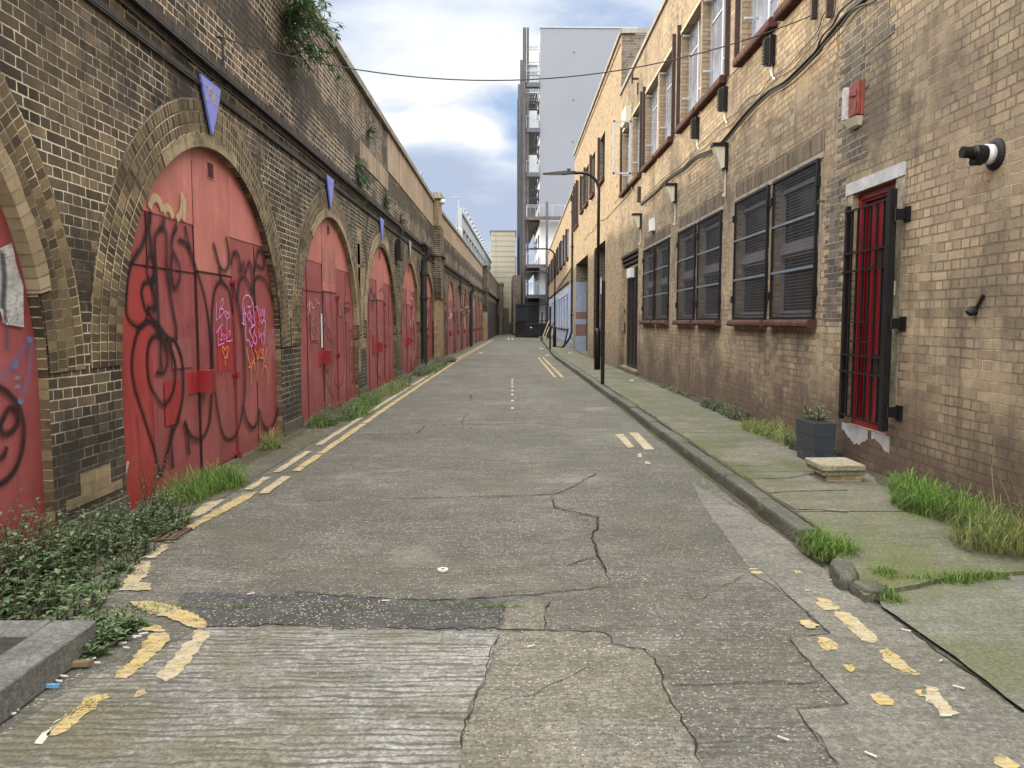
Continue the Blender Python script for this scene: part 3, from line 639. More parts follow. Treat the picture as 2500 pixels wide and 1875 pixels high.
for k, (s0, w, sp) in enumerate(ARCH):
    mb = MB(); r = w/2; c = s0+r; nr = 4 if k < 6 else 3
    for ri in range(nr):
        ra = r + ri*.108 + .001; rb = ra + .106; o = .012 - ri*.002
        n = 48
        for i in range(n):
            t0 = math.pi*i/n; t1 = math.pi*(i+1)/n
            f = lambda rr, t: PL(c - rr*math.cos(t), o, sp + rr*math.sin(t))
            L0, L1 = t0*(ra+.05), t1*(ra+.05); u0 = ri*.108+.004
            mb.quad(f(ra,t0), f(ra,t1), f(rb,t1), f(rb,t0), [(u0,L0),(u0,L1),(u0+.1,L1),(u0+.1,L0)])
        if ri == nr-1:
            for i in range(n):
                t0 = math.pi*i/n; t1 = math.pi*(i+1)/n
                g = lambda oo, t: PL(c - rb*math.cos(t), oo, sp + rb*math.sin(t))
                mb.quad(g(0,t0), g(0,t1), g(o,t1), g(o,t0))
    mk('arch_ring', mb, m_ring, via)
    # pale rendered inner ring as in the photo
    spans = {0: [(.25*math.pi, math.pi*.92)], 1: [(.30*math.pi, .58*math.pi)], 2: [(.28*math.pi, .96*math.pi)], 3: [(.05*math.pi, .62*math.pi)]}.get(k, [(.5*math.pi, .95*math.pi)])
    mb = MB()
    for t0_, t1_ in spans:
        n = 40; ext = .12 if k != 3 else .30
        rr = random.Random(k)
        off = [rr.uniform(-.012, .012) for _ in range(n+1)]
        for i in range(n):
            t0 = t0_+(t1_-t0_)*i/n; t1 = t0_+(t1_-t0_)*(i+1)/n
            f = lambda q, t, oo=.022: PL(c - q*math.cos(t), oo, sp + q*math.sin(t))
            rb0 = r+ext+off[i]; rb1 = r+ext+off[i+1]; ra = r-.004 if k != 3 else r+.07
            mb.quad(f(ra,t0), f(ra,t1), f(rb1,t1), f(rb0,t0), [(0,t0*r),(0,t1*r),(.2,t1*r),(.2,t0*r)])
            mb.quad(f(ra,t0,-.15), f(ra,t1,-.15), f(ra,t1), f(ra,t0), [(0,t0*r),(0,t1*r),(.2,t1*r),(.2,t0*r)])
            mb.quad(f(rb0,t0), f(rb1,t1), f(rb1,t1,.005), f(rb0,t0,.005))
    mk('rendered_arch_edge', mb, m_ringpale, via)
# pale repaired brick patches and plinth
mb = MB()
for s0, s1, z0, z1 in ((5.02,5.76,.24,.31),(5.2,5.6,.31,.46),(9.98,10.75,1.55,1.62),(14.95,15.35,2.6,3.3),(15.0,15.7,.95,2.55),(14.9,15.2,1.95,3.0),(19.3,19.7,2.6,2.95),(14.93,15.1,.5,.95),(24.85,25.05,.1,2.2),(30.0,31.3,0,.1)):
    mb.quad(PL(s0,.004,z0), PL(s1,.004,z0), PL(s1,.004,z1), PL(s0,.004,z1))
mks('repaired_brickwork', mb, m_palebrick, via)
mb = MB()
for (a, wa, _), (b, wb, _) in zip(ARCH[:6], ARCH[1:7]):
    mb = MB(); along(mb, a+wa+.02, min(b, 33)-.02, 0, .03, -.3, .17); mk('plinth', mb, m_gutter, via)
# pilasters
for s0, s1, o in ((29.65, 31.0, .24), (64.9, 66.2, .35)):
    mb = MB(); along(mb, s0, s1, 0, o, -.4, 2.35); mk('pilaster', mb, m_palebrick, via)
    mb = MB(); along(mb, s0-.03, s1+.03, 0, o+.05, 2.353, 5.12); along(mb, s0-.08, s1+.08, 0, o+.13, 3.98, 4.16); mk('pilaster', mb, m_brickL, via)
    mb = MB(); along(mb, s0, s1, -.5, o-.02, 5.123, 6.14); mk('pilaster', mb, m_palebrick if s0 < 40 else m_brickL, via)
    mb = MB(); along(mb, s0-.1, s1+.1, -.58, o+.08, 6.143, 6.36); mk('pilaster_cap', mb, m_coping, via)
# far viaduct with balustrade
fv = MB(); along(fv, 66.2, 92, -.2, .3, -.4, 4.0); mk('far_wall', fv, m_brickDk, via)
fv = MB(); along(fv, 66.2, 92, -.2, .5, 4.003, 4.4); along(fv, 66.2, 92, -.1, .35, 5.9, 6.05)
y = 67.5
while y < 91: along(fv, y, y+.8, -.1, .35, 4.4, 5.9); y += 2.6
mk('balustrade', fv, m_brickDk, via)
fv = MB()
for j in range(6): along(fv, 67+j*4, 70+j*4, .3, .32, -.2, 3.4)
mks('dark_opening', fv, m_dirty, via)  # flat dark sheets painting the shade of openings onto the wall
# ---------------------------------------------------------------- doors
DX = -.065; XD = XL + DX
def arcpoly(c, r, sp, z0, o, sa=None, sb=None, zlo=None):      # outline of arch between s=sa..sb above zlo
    sa = c-r if sa is None else max(sa, c-r); sb = c+r if sb is None else min(sb, c+r); zlo = z0 if zlo is None else zlo
    n = 24; top = []
    for i in range(n+1):
        s = sa+(sb-sa)*i/n; z = sp + math.sqrt(max(0, r*r-(s-c)**2))
        top.append((s, max(z, zlo)))
    return [PL(sa, o, zlo), PL(sb, o, zlo)] + [PL(s, o, z) for s, z in top[::-1]]
VISIBLE = ['first red arch door at the left edge with white patch, blue spray and a big smiley outline',
 'second red arch door, the largest whole one, covered in big black looping graffiti',
 'third red arch door with white strip sticker and carrot faced graffiti',
 'fourth red arch door with faint grey scrawls', 'fifth red arch door with white tag beside black floodlight',
 'sixth red arch door beside the tarred drainpipe']
doors = []
rnd = random.Random(21)
for k, (s0, w, sp) in enumerate(ARCH):
    r = w/2 + .03; c = s0 + w/2; A = k < 6; g = gz(c)
    mb = MB(); pl = arcpoly(c, r, sp, g-.05, DX); mb.prism([Vector(p) for p in pl], (-.04, 0, 0))
    d = mk('arch_door', mb, m_red, via, label=VISIBLE[k] if A else 'far red arch door beyond the pilaster'); doors.append(d)
    if not A: 
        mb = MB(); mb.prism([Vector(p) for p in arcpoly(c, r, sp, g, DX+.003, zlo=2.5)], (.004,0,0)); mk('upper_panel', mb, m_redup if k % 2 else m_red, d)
        mb = MB(); q = PL(c-.35, DX, .82); mb.box(q[0], q[0]+.11, q[1], q[1]+.18, .8, 1.03); mk('lock_box', mb, m_redbox, d)
        mb = MB(); mb.box(PL(c,DX,0)[0], PL(c,DX,0)[0]+.008, c-.4, c-.385, 0, 2.0); mb.box(PL(c,DX,0)[0], PL(c,DX,0)[0]+.008, c+.5, c+.515, 0, 2.0); mb.box(PL(c,DX,0)[0], PL(c,DX,0)[0]+.008, c-.4, c+.5, 1.98, 2.0)
        mk('panel_joint', mb, m_seam, d); continue
    # paler upper panels: fading and reflected light both put into the colour
    mb = MB(); e = .006
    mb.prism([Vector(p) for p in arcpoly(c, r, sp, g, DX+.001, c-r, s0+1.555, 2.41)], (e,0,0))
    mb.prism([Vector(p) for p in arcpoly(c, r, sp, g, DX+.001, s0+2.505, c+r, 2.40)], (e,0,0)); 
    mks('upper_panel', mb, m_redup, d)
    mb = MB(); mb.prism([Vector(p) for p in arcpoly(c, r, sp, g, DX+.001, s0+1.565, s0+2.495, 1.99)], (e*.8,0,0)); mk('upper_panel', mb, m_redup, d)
    wk = MB(); wk.box(XD-.01, XD+.008, s0+1.60, s0+2.52, g+.03, 1.965); wd = mk('wicket_door', wk, m_red, d, bevel=.002)
    jn = MB()
    for a, b, z0, z1 in ((1.555,1.565,g,2.41+.6),(1.585,1.60,g,1.98),(2.52,2.534,g,1.98),(1.585,2.534,1.966,1.984),(.60,.606,g,2.40),(3.28,3.286,g,2.38),(.08,1.55,1.955,1.961)):
        jn.box(XD, XD+.0095, s0+a, s0+b, z0, z1)
    mk('panel_joint', jn, m_seam, d)
    if k == 1:
        mb = MB(); mb.box(XD-.01, XD+.012, s0+.05, s0+.62, g-.02, 1.93); mk('side_panel', mb, m_redbright, d)
    for z in (1.92, .93, .06):
        mb = MB(); mb.box(XD+.002, XD+.035, s0+2.46, s0+2.56, z-.015, z+.01); mb.tube([(XD+.045, s0+2.535, z-.05), (XD+.045, s0+2.535, z+.02)], .018, 8)
        mk('hinge', mb, m_redbox, d)
    mb = MB(); mb.tube([(XD+.02, s0+2.545, g+.05), (XD+.02, s0+2.545, 1.9)], .007, 6); mk('hinge_rod', mb, m_redbox, d)
    lb = MB(); lb.box(XD+.005, XD+.11, s0+1.555, s0+1.73, .815, 1.03); lbo = mk('lock_box', lb, m_redbox, d, bevel=.003)
    mb = MB(); mb.box(XD+.0, XD+.014, s0+1.25, s0+1.55, .815, 1.03) if k in (2,3,4) else mb.box(XD, XD+.0085, s0+1.33, s0+1.55, .82, 1.02); mk('fresh_paint_patch', mb, m_redpatch, d)
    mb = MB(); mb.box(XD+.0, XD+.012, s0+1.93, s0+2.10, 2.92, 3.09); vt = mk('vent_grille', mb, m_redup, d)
    mb = MB()
    for q in range(7): mb.box(XD+.013, XD+.017, s0+1.945, s0+2.085, 2.935+q*.021, 2.947+q*.021)
    mk('vent_slot', mb, m_seam, vt)
    if k in (2, 5):
        mb = MB(); o = 1.40 if k == 2 else 2.0; mb.box(XD+.012, XD+.018, s0+o, s0+o+.085, 1.08, 1.62); mk('sticker_strip', mb, m_whitepl, d, label='plain white paper strip stuck upright on the door')
# ---------------------------------------------------------------- graffiti (traced on the door planes)
XG = XD + .0125
SB = stroke_mat('black_spray', (.012,.010,.011), .36, .92); SBs = stroke_mat('soft_black_spray', (.02,.016,.018), .5, .62)
SGy = stroke_mat('grey_spray', (.06,.06,.085), .4, .65); SP = stroke_mat('pink_marker', (.66,.27,.62), .12, .9); SO = stroke_mat('orange_marker', (.75,.28,.06), .12, .9)
SWt = stroke_mat('white_marker', (.60,.52,.52), .1, .8); SBl = stroke_mat('blue_spray', (.08,.28,.55), .5, .85); SBlf = stroke_mat('faint_blue_spray', (.14,.16,.32), .5, .35)
SWs = stroke_mat('white_spray', (.5,.5,.55), .5, .9); SPl = stroke_mat('pale_paint_tag', (.47,.36,.22), .2, .85)
def graf(door, crop, strokes, mat, w, sm=5, X=None, z=0, wf=None, name='graffiti'):
    X = XG if X is None else X; mb = MB()
    for i, q in enumerate(strokes):
        pts = [onX(*p, X + z + i*.00012) for p in crop(q)]
        if len(pts) > 2: pts = spline(pts, sm)
        mb.ribbon(pts, w, (1,0,0), wf=wf)
    return mk(name, mb, mat, door)
cA = cropf(290, 480, 410/1790)
big = [
 [(345,150),(335,260),(300,380),(255,520),(190,620),(130,740),(95,900),(80,1130),(85,1250),(130,1340),(210,1390),(280,1350),(300,1260),(265,1140),(245,1020),(270,930),(320,915),(360,960),(385,1060),(400,1210)],
 [(325,170),(325,330),(345,500),(345,590),(320,660),(298,760),(308,850),(345,900),(375,890),(355,830)],
 [(345,580),(378,690),(382,820),(365,920)],
 [(430,1390),(418,1100),(402,800),(388,560),(395,420),(440,350),(490,340),(512,420),(515,600),(515,760),(540,950),(575,1180),(615,1400),(615,1530)],
 [(485,220),(480,290),(440,350)],
 [(600,290),(615,340),(580,410),(565,540),(610,640),(652,750),(650,880),(600,985),(572,900),(560,760),(575,600)],
 [(640,460),(700,480),(760,570),(800,680),(835,790),(870,900),(910,1040),(940,1200),(965,1380),(985,1600),(990,1850)],
 [(705,310),(735,440),(770,570)],
 [(610,1540),(530,1500),(460,1420),(400,1345),(300,1340),(215,1420),(165,1580),(140,1800),(165,2010),(220,2200),(290,2420),(380,2700),(450,2960),(505,2780),(565,2560),(640,2350),(685,2130),(690,1900),(665,1700),(605,1540)],
 [(400,1200),(330,1180),(310,1200)], [(300,1200),(350,1280),(400,1370),(440,1430)],
 [(470,1490),(390,1480),(325,1570),(305,1750),(328,1980),(395,2120),(480,2220),(560,2130),(600,1980),(605,1800),(565,1640),(500,1500)],
 [(455,1420),(450,1560),(450,1700),(458,1840)],
 [(470,1520),(510,1620),(525,1740),(500,1850),(450,1880),(400,1875)]]
DA = doors[1]; wv = lambda t: .72+.38*math.sin(t*7.3+1)*math.sin(t*3.1)
graf(DA, cA, big, SBs, .092); graf(DA, cA, big, SB, .056, z=.0025, wf=wv)
lob = [
 [(1010,490),(1040,600),(1080,740),(1130,790),(1170,740),(1175,600),(1150,420)],
 [(1075,740),(1100,890),(1170,980),(1200,1100),(1220,1240)], [(1100,890),(1040,960),(1010,1100),(995,1300),(1000,1600),(1010,1850),(1030,2060),(1060,2300),(1110,2520),(1170,2590),(1250,2540),(1310,2350),(1345,2100),(1345,1800),(1325,1450),(1270,1120),(1215,930)],
 [(1200,740),(1215,630),(1250,590),(1290,660),(1300,800),(1330,700),(1352,820),(1385,700),(1420,760),(1430,900),(1440,1040)],
 [(1270,1110),(1285,920),(1335,850),(1390,930),(1440,1050),(1465,1170)], [(1450,800),(1470,650),(1510,560),(1552,640),(1550,760),(1505,750),(1460,720)],
 [(1440,1010),(1455,890),(1500,850),(1570,900),(1630,1030),(1670,1200),(1700,1400)],
 [(700,2390),(740,2500),(800,2570),(880,2580),(940,2500),(980,2330),(995,2090)], [(712,2400),(735,2560),(755,2750)], [(570,2450),(562,2600),(580,2900)],
 [(1330,2230),(1370,2390),(1430,2465),(1480,2400),(1500,2280),(1540,2420),(1600,2480),(1660,2400),(1700,2250)]]
graf(DA, cA, lob, SBs, .10, z=.0045); graf(DA, cA, lob, SB, .052, z=.0065, wf=wv)
cC = cropf(500, 680, 200/1276)
graf(DA, cC, [[(185,370),(182,520),(180,645),(212,620)],[(222,620),(235,450),(255,340),(285,315),(282,400),(245,480)],[(240,480),(288,475),(285,540),(225,620)],
 [(345,640),(315,560),(312,515),(335,515),(345,560),(365,522),(382,540),(378,600),(345,640),(345,800),(338,900),(325,950)],
 [(210,1050),(207,860),(240,745),(255,860),(265,960),(225,935)],[(180,845),(230,760),(278,715)],[(262,870),(265,950)],[(262,900),(290,860)],[(305,960),(300,900),(320,870)],[(325,950),(355,900)],
 [(380,905),(378,830),(398,810),(400,880)],[(208,1052),(260,1020),(302,1008)],[(330,972),(390,975),(430,945)]], SP, .015, z=.0085)
graf(DA, cC, [[(600,700),(598,560),(590,400),(612,300),(645,262),(690,270),(730,330),(750,430)],[(600,560),(640,540),(612,640),(600,700)],[(575,690),(640,720),(625,640)],[(635,720),(640,900),(660,960),(692,970),(730,1060),(752,960),(715,860),(695,820),(730,740),(715,650)],
 [(750,370),(765,520),(770,640),(785,710),(740,720),(730,640)],[(665,430),(690,445),(720,420)],[(680,520),(720,560),(690,650),(670,560),(710,500)],[(735,560),(740,640)],[(730,760),(760,740)],[(760,820),(755,960),(790,1020),(812,940),(780,860),(770,790)],[(615,430),(625,560)],
 [(790,450),(810,435),(835,540),(850,620),(850,720)],[(850,460),(875,590),(900,480),(925,600),(930,470)],[(868,640),(890,700),(915,640),(942,680),(938,820),(920,1040)],[(840,780),(850,930),(878,850),(890,1010)],[(905,830),(925,900)]], SP, .021, z=.0088)
graf(DA, cC, [[(320,1120),(292,1065),(272,1080),(290,1160),(320,1240),(345,1190),(368,1090),(345,1062),(320,1120)],[(318,1240),(316,1350)],[(350,1180),(352,1240)],
 [(655,1070),(668,1180),(700,1300),(722,1380),(725,1500),(724,1650)],[(680,1380),(730,1370),(740,1300)],[(735,1110),(755,1200),(780,1250),(742,1300),(775,1320)],[(780,1115),(815,1180),(812,1380),(815,1600)],[(868,1100),(840,1180),(822,1260)],[(780,1300),(780,1420)],
 [(905,1185),(880,1150),(895,1100),(912,1120),(905,1185),(918,1240),(872,1235)],[(968,1070),(940,1230),(915,1350),(885,1490)],[(930,1360),(965,1380),(985,1440)],[(985,1420),(985,1660)]], SO, .018, z=.0091)
rr = random.Random(4); zz = []
for rep in range(3):
    x = 1005+rep*30; q = []
    for i in range(16): q.append((x+rr.uniform(-14,22), 790+i*28+rr.uniform(-12,12)))
    zz.append(q)
zz += [[(1080,770),(1098,850),(1075,940),(1098,1010),(1080,1120),(1108,1200),(1085,1265)],[(1000,1220),(1002,1320)],[(1020,1210),(1022,1640)]]
graf(DA, cC, zz, SWt, .006, z=.0093)
graf(DA, cA, [[(660,1290),(695,1455),(720,1435)],[(735,1400),(768,1345),(745,1305),(732,1370),(762,1435)],[(790,1455),(787,1290),(822,1400),(845,1285),(843,1450)]], SBs, .012, z=.0095)
graf(DA, cA, [[(330,120),(350,40),(400,10),(440,60),(470,150)],[(480,170),(500,120),(545,130),(580,220)],[(620,240),(670,150),(680,-40)],[(690,250),(700,120),(700,20)]], SPl, .09, z=.009)
graf(DA, cA, [[(100,2820),(85,2890),(72,2960)]], SWs, .06, z=.009)
for (a, b, z0, z1, m) in ((2.06,2.47,.98,1.42,m_redpatch),(3.17,3.45,1.1,1.62,m_redpatch)):
    mb = MB(); mb.quad((XG-.0008, 5.83+a, z0), (XG-.0008, 5.83+b, z0), (XG-.0008, 5.83+b, z1), (XG-.0008, 5.83+a, z1)); mk('fresh_paint_patch', mb, m, DA)
# drips, and squares where older tags were painted over
rr = random.Random(31); mb = MB()
for i in range(26):
    s = 5.83+rr.uniform(.15, 3.85); z = rr.uniform(.6, 1.9); L = rr.uniform(.08, .55); p = [Vector((XG+.0075+i*.00005, s, z)), Vector((XG+.0075+i*.00005, s+rr.uniform(-.004,.004), z-L*.6)), Vector((XG+.0075+i*.00005, s, z-L))]
    mb.ribbon(p, rr.uniform(.005, .010), (1,0,0), wf=lambda t: 1.1-.6*t)
mk('paint_drip', mb, SB, DA)
for k in range(5):
    s0 = ARCH[k][0]
    for q in range(3):
        a = s0+rr.choice((.75, 2.62, 3.2, 1.0))+rr.uniform(0,.1); z = rr.uniform(.5, 1.8); w_, h_ = rr.uniform(.25,.5), rr.uniform(.2,.5); X = XD+.0098+q*.0003
        if a < s0+1.6 < a+w_: w_ = s0+1.52-a
        if a+w_ > s0+3.85: w_ = s0+3.8-a
        mb = MB(); mb.quad((X,a,z), (X,a+w_,z+rr.uniform(-.02,.02)), (X,a+w_,z+h_), (X,a,z+h_+rr.uniform(-.02,.02))); mk('painted_over_patch', mb, rr.choice((m_buff, m_buff, m_redpatch)), doors[k])
m_whitesm = paintm('smeared_white_paint', (.50,.51,.52), (.36,.37,.38), (.20,.12,.12), .5)
# first arch door
D1 = doors[0]; cF = cropf(0, 560, 130/337)
graf(D1, cF, [[(-260,1290),(-200,1060),(-90,985),(0,1000),(60,1040),(120,1120),(152,1250),(140,1400),(90,1530),(0,1610),(-120,1600),(-240,1450),(-260,1290)],
 [(30,1180),(60,1130),(105,1150),(112,1220),(80,1275),(25,1295),(5,1240),(30,1180)],[(0,1455),(25,1430),(45,1375)]], SB, .06, z=.002)
graf(D1, cF, [[(95,840),(100,880)],[(108,930),(110,950)],[(110,985),(112,1005)],[(132,1075),(128,1105)],[(190,680),(186,720)]], SBl, .07, z=.003)
graf(D1, cF, [[(190,680),(195,800),(170,960),(130,1090)],[(170,720),(110,820),(60,860)],[(100,840),(0,960)]], SBlf, .09, z=.0035)
mb = MB(); wp = ragged([onX(*p, XG+.001) for p in cF([(-120,150),(0,120),(75,85),(88,140),(108,240),(125,290),(148,360),(150,620),(100,612),(20,600),(5,520),(-130,560)])], .0, .02, 3)
mb.add(wp, [tuple(range(len(wp)))]); mk('white_paint_patch', mb, m_whitesm, D1)
graf(D1, cF, [[(20,150),(35,300),(28,450),(35,590)],[(5,130),(20,300),(10,500)],[(50,610),(48,760)]], SGy, .05, z=.002)
# third arch door
D3 = doors[2]; cG = cropf(720, 720, 180/1066)
el = lambda cx, cy, rx, ry, n=16: [(cx+rx*math.cos(6.2832*i/n), cy-ry*math.sin(6.2832*i/n)) for i in range(n+1)]
graf(D3, cG, [el(828,925,52,335), el(812,800,17,50,12), el(849,800,15,52,12), el(828,960,14,68,12), [(788,900),(800,1040),(826,1100),(852,1040),(862,900)], [(825,590),(825,550),(800,510),(790,530)], [(825,545),(832,510),(845,480)]], SB, .026, z=.001)
graf(D3, cG, [[(715,120),(735,200),(720,250),(760,160),(740,110),(790,130),(795,200),(735,260),(780,230),(770,290)],[(715,190),(800,210)]], SB, .022, z=.0012)
graf(D3, cG, [[(190,290),(185,350),(200,430),(235,470),(205,520),(225,570)],[(260,400),(320,350),(325,430),(290,500),(320,540),(285,590),(250,500),(280,460)],[(225,830),(240,700),(260,660),(310,710),(340,660)],[(225,780),(250,745)]], SB, .014, z=.0014)
graf(D3, cG, [[(175,180),(215,80),(205,180),(225,240)],[(180,300),(210,190),(235,100)],[(255,110),(250,170),(285,180),(300,90),(280,50)],[(310,40),(330,120),(355,110)]], SWt, .014, z=.0016)
graf(D3, cG, [[(395,-40),(380,100),(365,250),(400,380),(430,460),(470,580),(540,690)],[(430,400),(520,560),(540,680)],[(360,680),(370,900),(400,1080),(440,1230)],[(520,700),(520,1000),(480,1120),(450,1080)],[(540,640),(555,900),(530,1180),(520,1400)],[(640,60),(690,300),(715,600),(720,900),(700,1200),(640,1340),(590,1280),(570,1160)],[(450,1230),(500,1380),(560,1480)],[(420,-60),(440,200),(470,400)],[(520,-120),(520,100),(560,500)]], SGy, .05, z=.0018)
graf(doors[2], cropf(720,500,260/1198), [[(320,470),(330,860)],[(390,500),(400,880)],[(440,520),(450,900)]], stroke_mat('faint_wash', (.25,.20,.17), .5, .35), .30, z=.0009)
# the farther doors: faint scrawls
cH = cropf(600, 250, 600/1422)
graf(doors[3], cH, [[(735,1060),(720,1130),(735,1200),(750,1100),(730,1180)],[(770,1100),(790,1080),(808,1150),(812,1250)],[(735,1230),(740,1400),(760,1560),(780,1600)],[(800,1200),(815,1400),(800,1560)],[(720,1080),(760,1140)]], SGy, .07, z=.001)
graf(doors[3], cH, [[(775,1270),(780,1300),(772,1330),(785,1390)],[(735,1300),(738,1340)],[(815,1290),(820,1350)]], SWt, .03, z=.0012)
graf(doors[4], cH, [[(950,1140),(945,1200),(960,1300),(975,1180)],[(955,1130),(970,1150),(965,1240),(950,1280)],[(960,1320),(965,1380)],[(975,1240),(985,1400),(965,1500)],[(955,1400),(960,1480)]], SWt, .06, z=.001)
graf(doors[7], cropf(1040,480,180/786), [[(245,1210),(265,1260),(300,1290)],[(300,1200),(270,1260),(245,1300)],[(265,1190),(262,1340),(268,1500)],[(290,1230),(285,1420)],[(240,1250),(250,1420)]], SWt, .12, X=PL(ARCH[7][0]+1.7, DX, 0)[0]+.02)
for dd in (6, 8, 9, 11):
    s0, w, sp = ARCH[dd]; rr = random.Random(dd); X = PL(s0+w/2, DX, 0)[0]+.04; mb = MB()
    for q in range(3):
        pts = [Vector((X, s0+w*rr.uniform(.25,.75), rr.uniform(1.0,2.2))) for _ in range(5)]; mb.ribbon(spline(pts, 4), .09, (1,0,0))
    mk('graffiti', mb, SWt if dd % 2 else SGy, doors[dd])
# ================================================================ right hand buildings
def PR(s, out, z): return (XR - out + bendR(s), s, z)      # out: towards the street
def wall_open(mb, rv, s0, s1, z0, z1, ops, dep=.12, P=PR):
    ss = sorted({s0, s1} | {v for o in ops for v in o[:2]}); zs = sorted({z0, z1} | {v for o in ops for v in o[2:4]})
    for i in range(len(ss)-1):
        for j in range(len(zs)-1):
            a, b, c, d = ss[i], ss[i+1], zs[j], zs[j+1]; m = ((a+b)/2, (c+d)/2)
            if any(o[0] < m[0] < o[1] and o[2] < m[1] < o[3] for o in ops): continue
            n = max(1, int((b-a)/4)) if b > 41 else 1
            for k in range(n):
                p = a+(b-a)*k/n; q = a+(b-a)*(k+1)/n
                mb.quad(P(p,0,c), P(p,0,d), P(q,0,d), P(q,0,c), [(p,c),(p,d),(q,d),(q,c)])
    for o in ops:
        a, b, c, d = o[:4]; e = o[4] if len(o) > 4 else dep
        rv.quad(P(a,0,c), P(a,-e,c), P(a,-e,d), P(a,0,d)); rv.quad(P(b,0,c), P(b,-e,c), P(b,-e,d), P(b,0,d))
        rv.quad(P(a,0,c), P(b,0,c), P(b,-e,c), P(a,-e,c)); rv.quad(P(a,0,d), P(b,0,d), P(b,-e,d), P(a,-e,d))
def bxR(mb, s0, s1, o0, o1, z0, z1, mi=0):
    v = [PR(s,o,z) for z in (z0,z1) for s,o in ((s0,o0),(s1,o0),(s1,o1),(s0,o1))]
    return mb.add(v, [(0,1,2,3),(7,6,5,4),(0,4,5,1),(1,5,6,2),(2,6,7,3),(3,7,4,0)], mi=mi)
m_surround = plain('stained_mortar_surround', (.25,.215,.155), .9, nsc=14, var=.45, bump=.5, streak=.4, dirt=(.42,.40,.36))
m_wire = plain('galvanised_wire', (.06,.065,.072), .45, nsc=9, var=.2, bump=0)
nb = thing('brick_building', 'nearest yellow stock brick building with caged windows and red door', 'building', (XR, 6, 0))
UP = [(8.15,9.75),(9.98,11.49),(12.25,13.83),(13.97,15.47),(16.2,17.72),(17.9,19.45),(20.05,21.5),(21.75,23.35)]
GR = [(8.44,9.84),(10.05,11.49),(12.27,13.73),(13.97,15.37),(16.27,17.70),(17.9,19.33)]
DR = (6.78,7.60,.49,2.73); BD = (20.3,23.3,.18,3.42)
ops = [(a,b,5.30,7.08,.20) for a,b in UP] + [(a,b,1.52,3.24,.13) for a,b in GR] + [(*DR,.15), (*BD,.14)]
w_, v_ = MB(), MB(); wall_open(w_, v_, -4, 23.9, -.3, 8.29, ops)
mk('wall', w_, m_brickY, nb); mks('window_reveal', v_, m_brickY, nb, per=4)
mb = MB(); bxR(mb, -4, 23.9, -10, -.4, -.3, 8.2); bxR(mb, -4.2, -4, -10, 0, -.3, 8.4); mk('interior', mb, m_dirty, nb)
mb = MB()
y = -4
while y < 23.8: bxR(mb, y, min(23.9, y+1.4)-.01, -.4, .05, 8.295, 8.41); y += 1.4
mk('coping', mb, m_copingR, nb)
mb = MB()          # blue-grey corner brickwork and soldier courses
for z0, z1, s0, s1 in ((3.05,5.55,7.35,8.02),(1.5,3.05,7.78,8.25),(4.0,5.4,6.9,7.35)):
    n = int((z1-z0)/.0777)
    for i in range(n):
        e = .115 if i % 2 else 0
        mb.quad(PR(s0+e,.003,z0+i*.0777), PR(s1-e*.9,.003,z0+i*.0777), PR(s1-e*.9,.003,z0+(i+1)*.0777), PR(s0+e,.003,z0+(i+1)*.0777))
mk('dark_brick_bond', mb, m_brickDk, nb)
mb = MB()
for a, b in ((8.35,11.55),(12.2,15.45),(16.2,19.4)): bxR(mb, a, b, -.05, .006, 3.32, 3.54)
mks('soldier_course', mb, m_soldier, nb)
mb = MB()
for a, b in ((8.36,11.56),(12.19,15.45),(16.19,19.41)):
    bxR(mb, a, b, -.02, .008, 3.245, 3.312); 
    bxR(mb, a, a+.05, -.02, .008, 1.7, 3.2); bxR(mb, b-.06, b-.01, -.02, .008, 1.6, 3.2)
mks('window_surround', mb, m_surround, nb)
def sill(s0, s1, z, par, th=.13):
    mb = MB(); prof = [(-.1,0),(.085,0),(.105,-.015),(.115,-.04),(.115,-th+.02),(.10,-th),(-.1,-th)]
    n = len(prof); vs = [PR(s, o, z+dz) for s in (s0-.03, s1+.03) for o, dz in prof]
    uvs = [[(s0+.5,0)]*n, [(s1,0)]*n] + [[(s0-.03, .07+.01*k),(s0-.03,.08+.01*k),(s1+.03,.08+.01*k),(s1+.03,.07+.01*k)] for k in range(n)]
    mb.add(vs, [tuple(range(n))[::-1], tuple(range(n,2*n))] + [(k,(k+1)%n,n+(k+1)%n,n+k) for k in range(n)], uvs)
    mk('sill', mb, m_sillred, par)
def frame_rect(mb, s0, s1, z0, z1, o, t=.045, d=.04):
    bxR(mb, s0, s1, o, o+d, z0, z0+t); bxR(mb, s0, s1, o, o+d, z1-t, z1); bxR(mb, s0, s0+t, o, o+d, z0+t, z1-t); bxR(mb, s1-t, s1, o, o+d, z0+t, z1-t)
rn = random.Random(8)
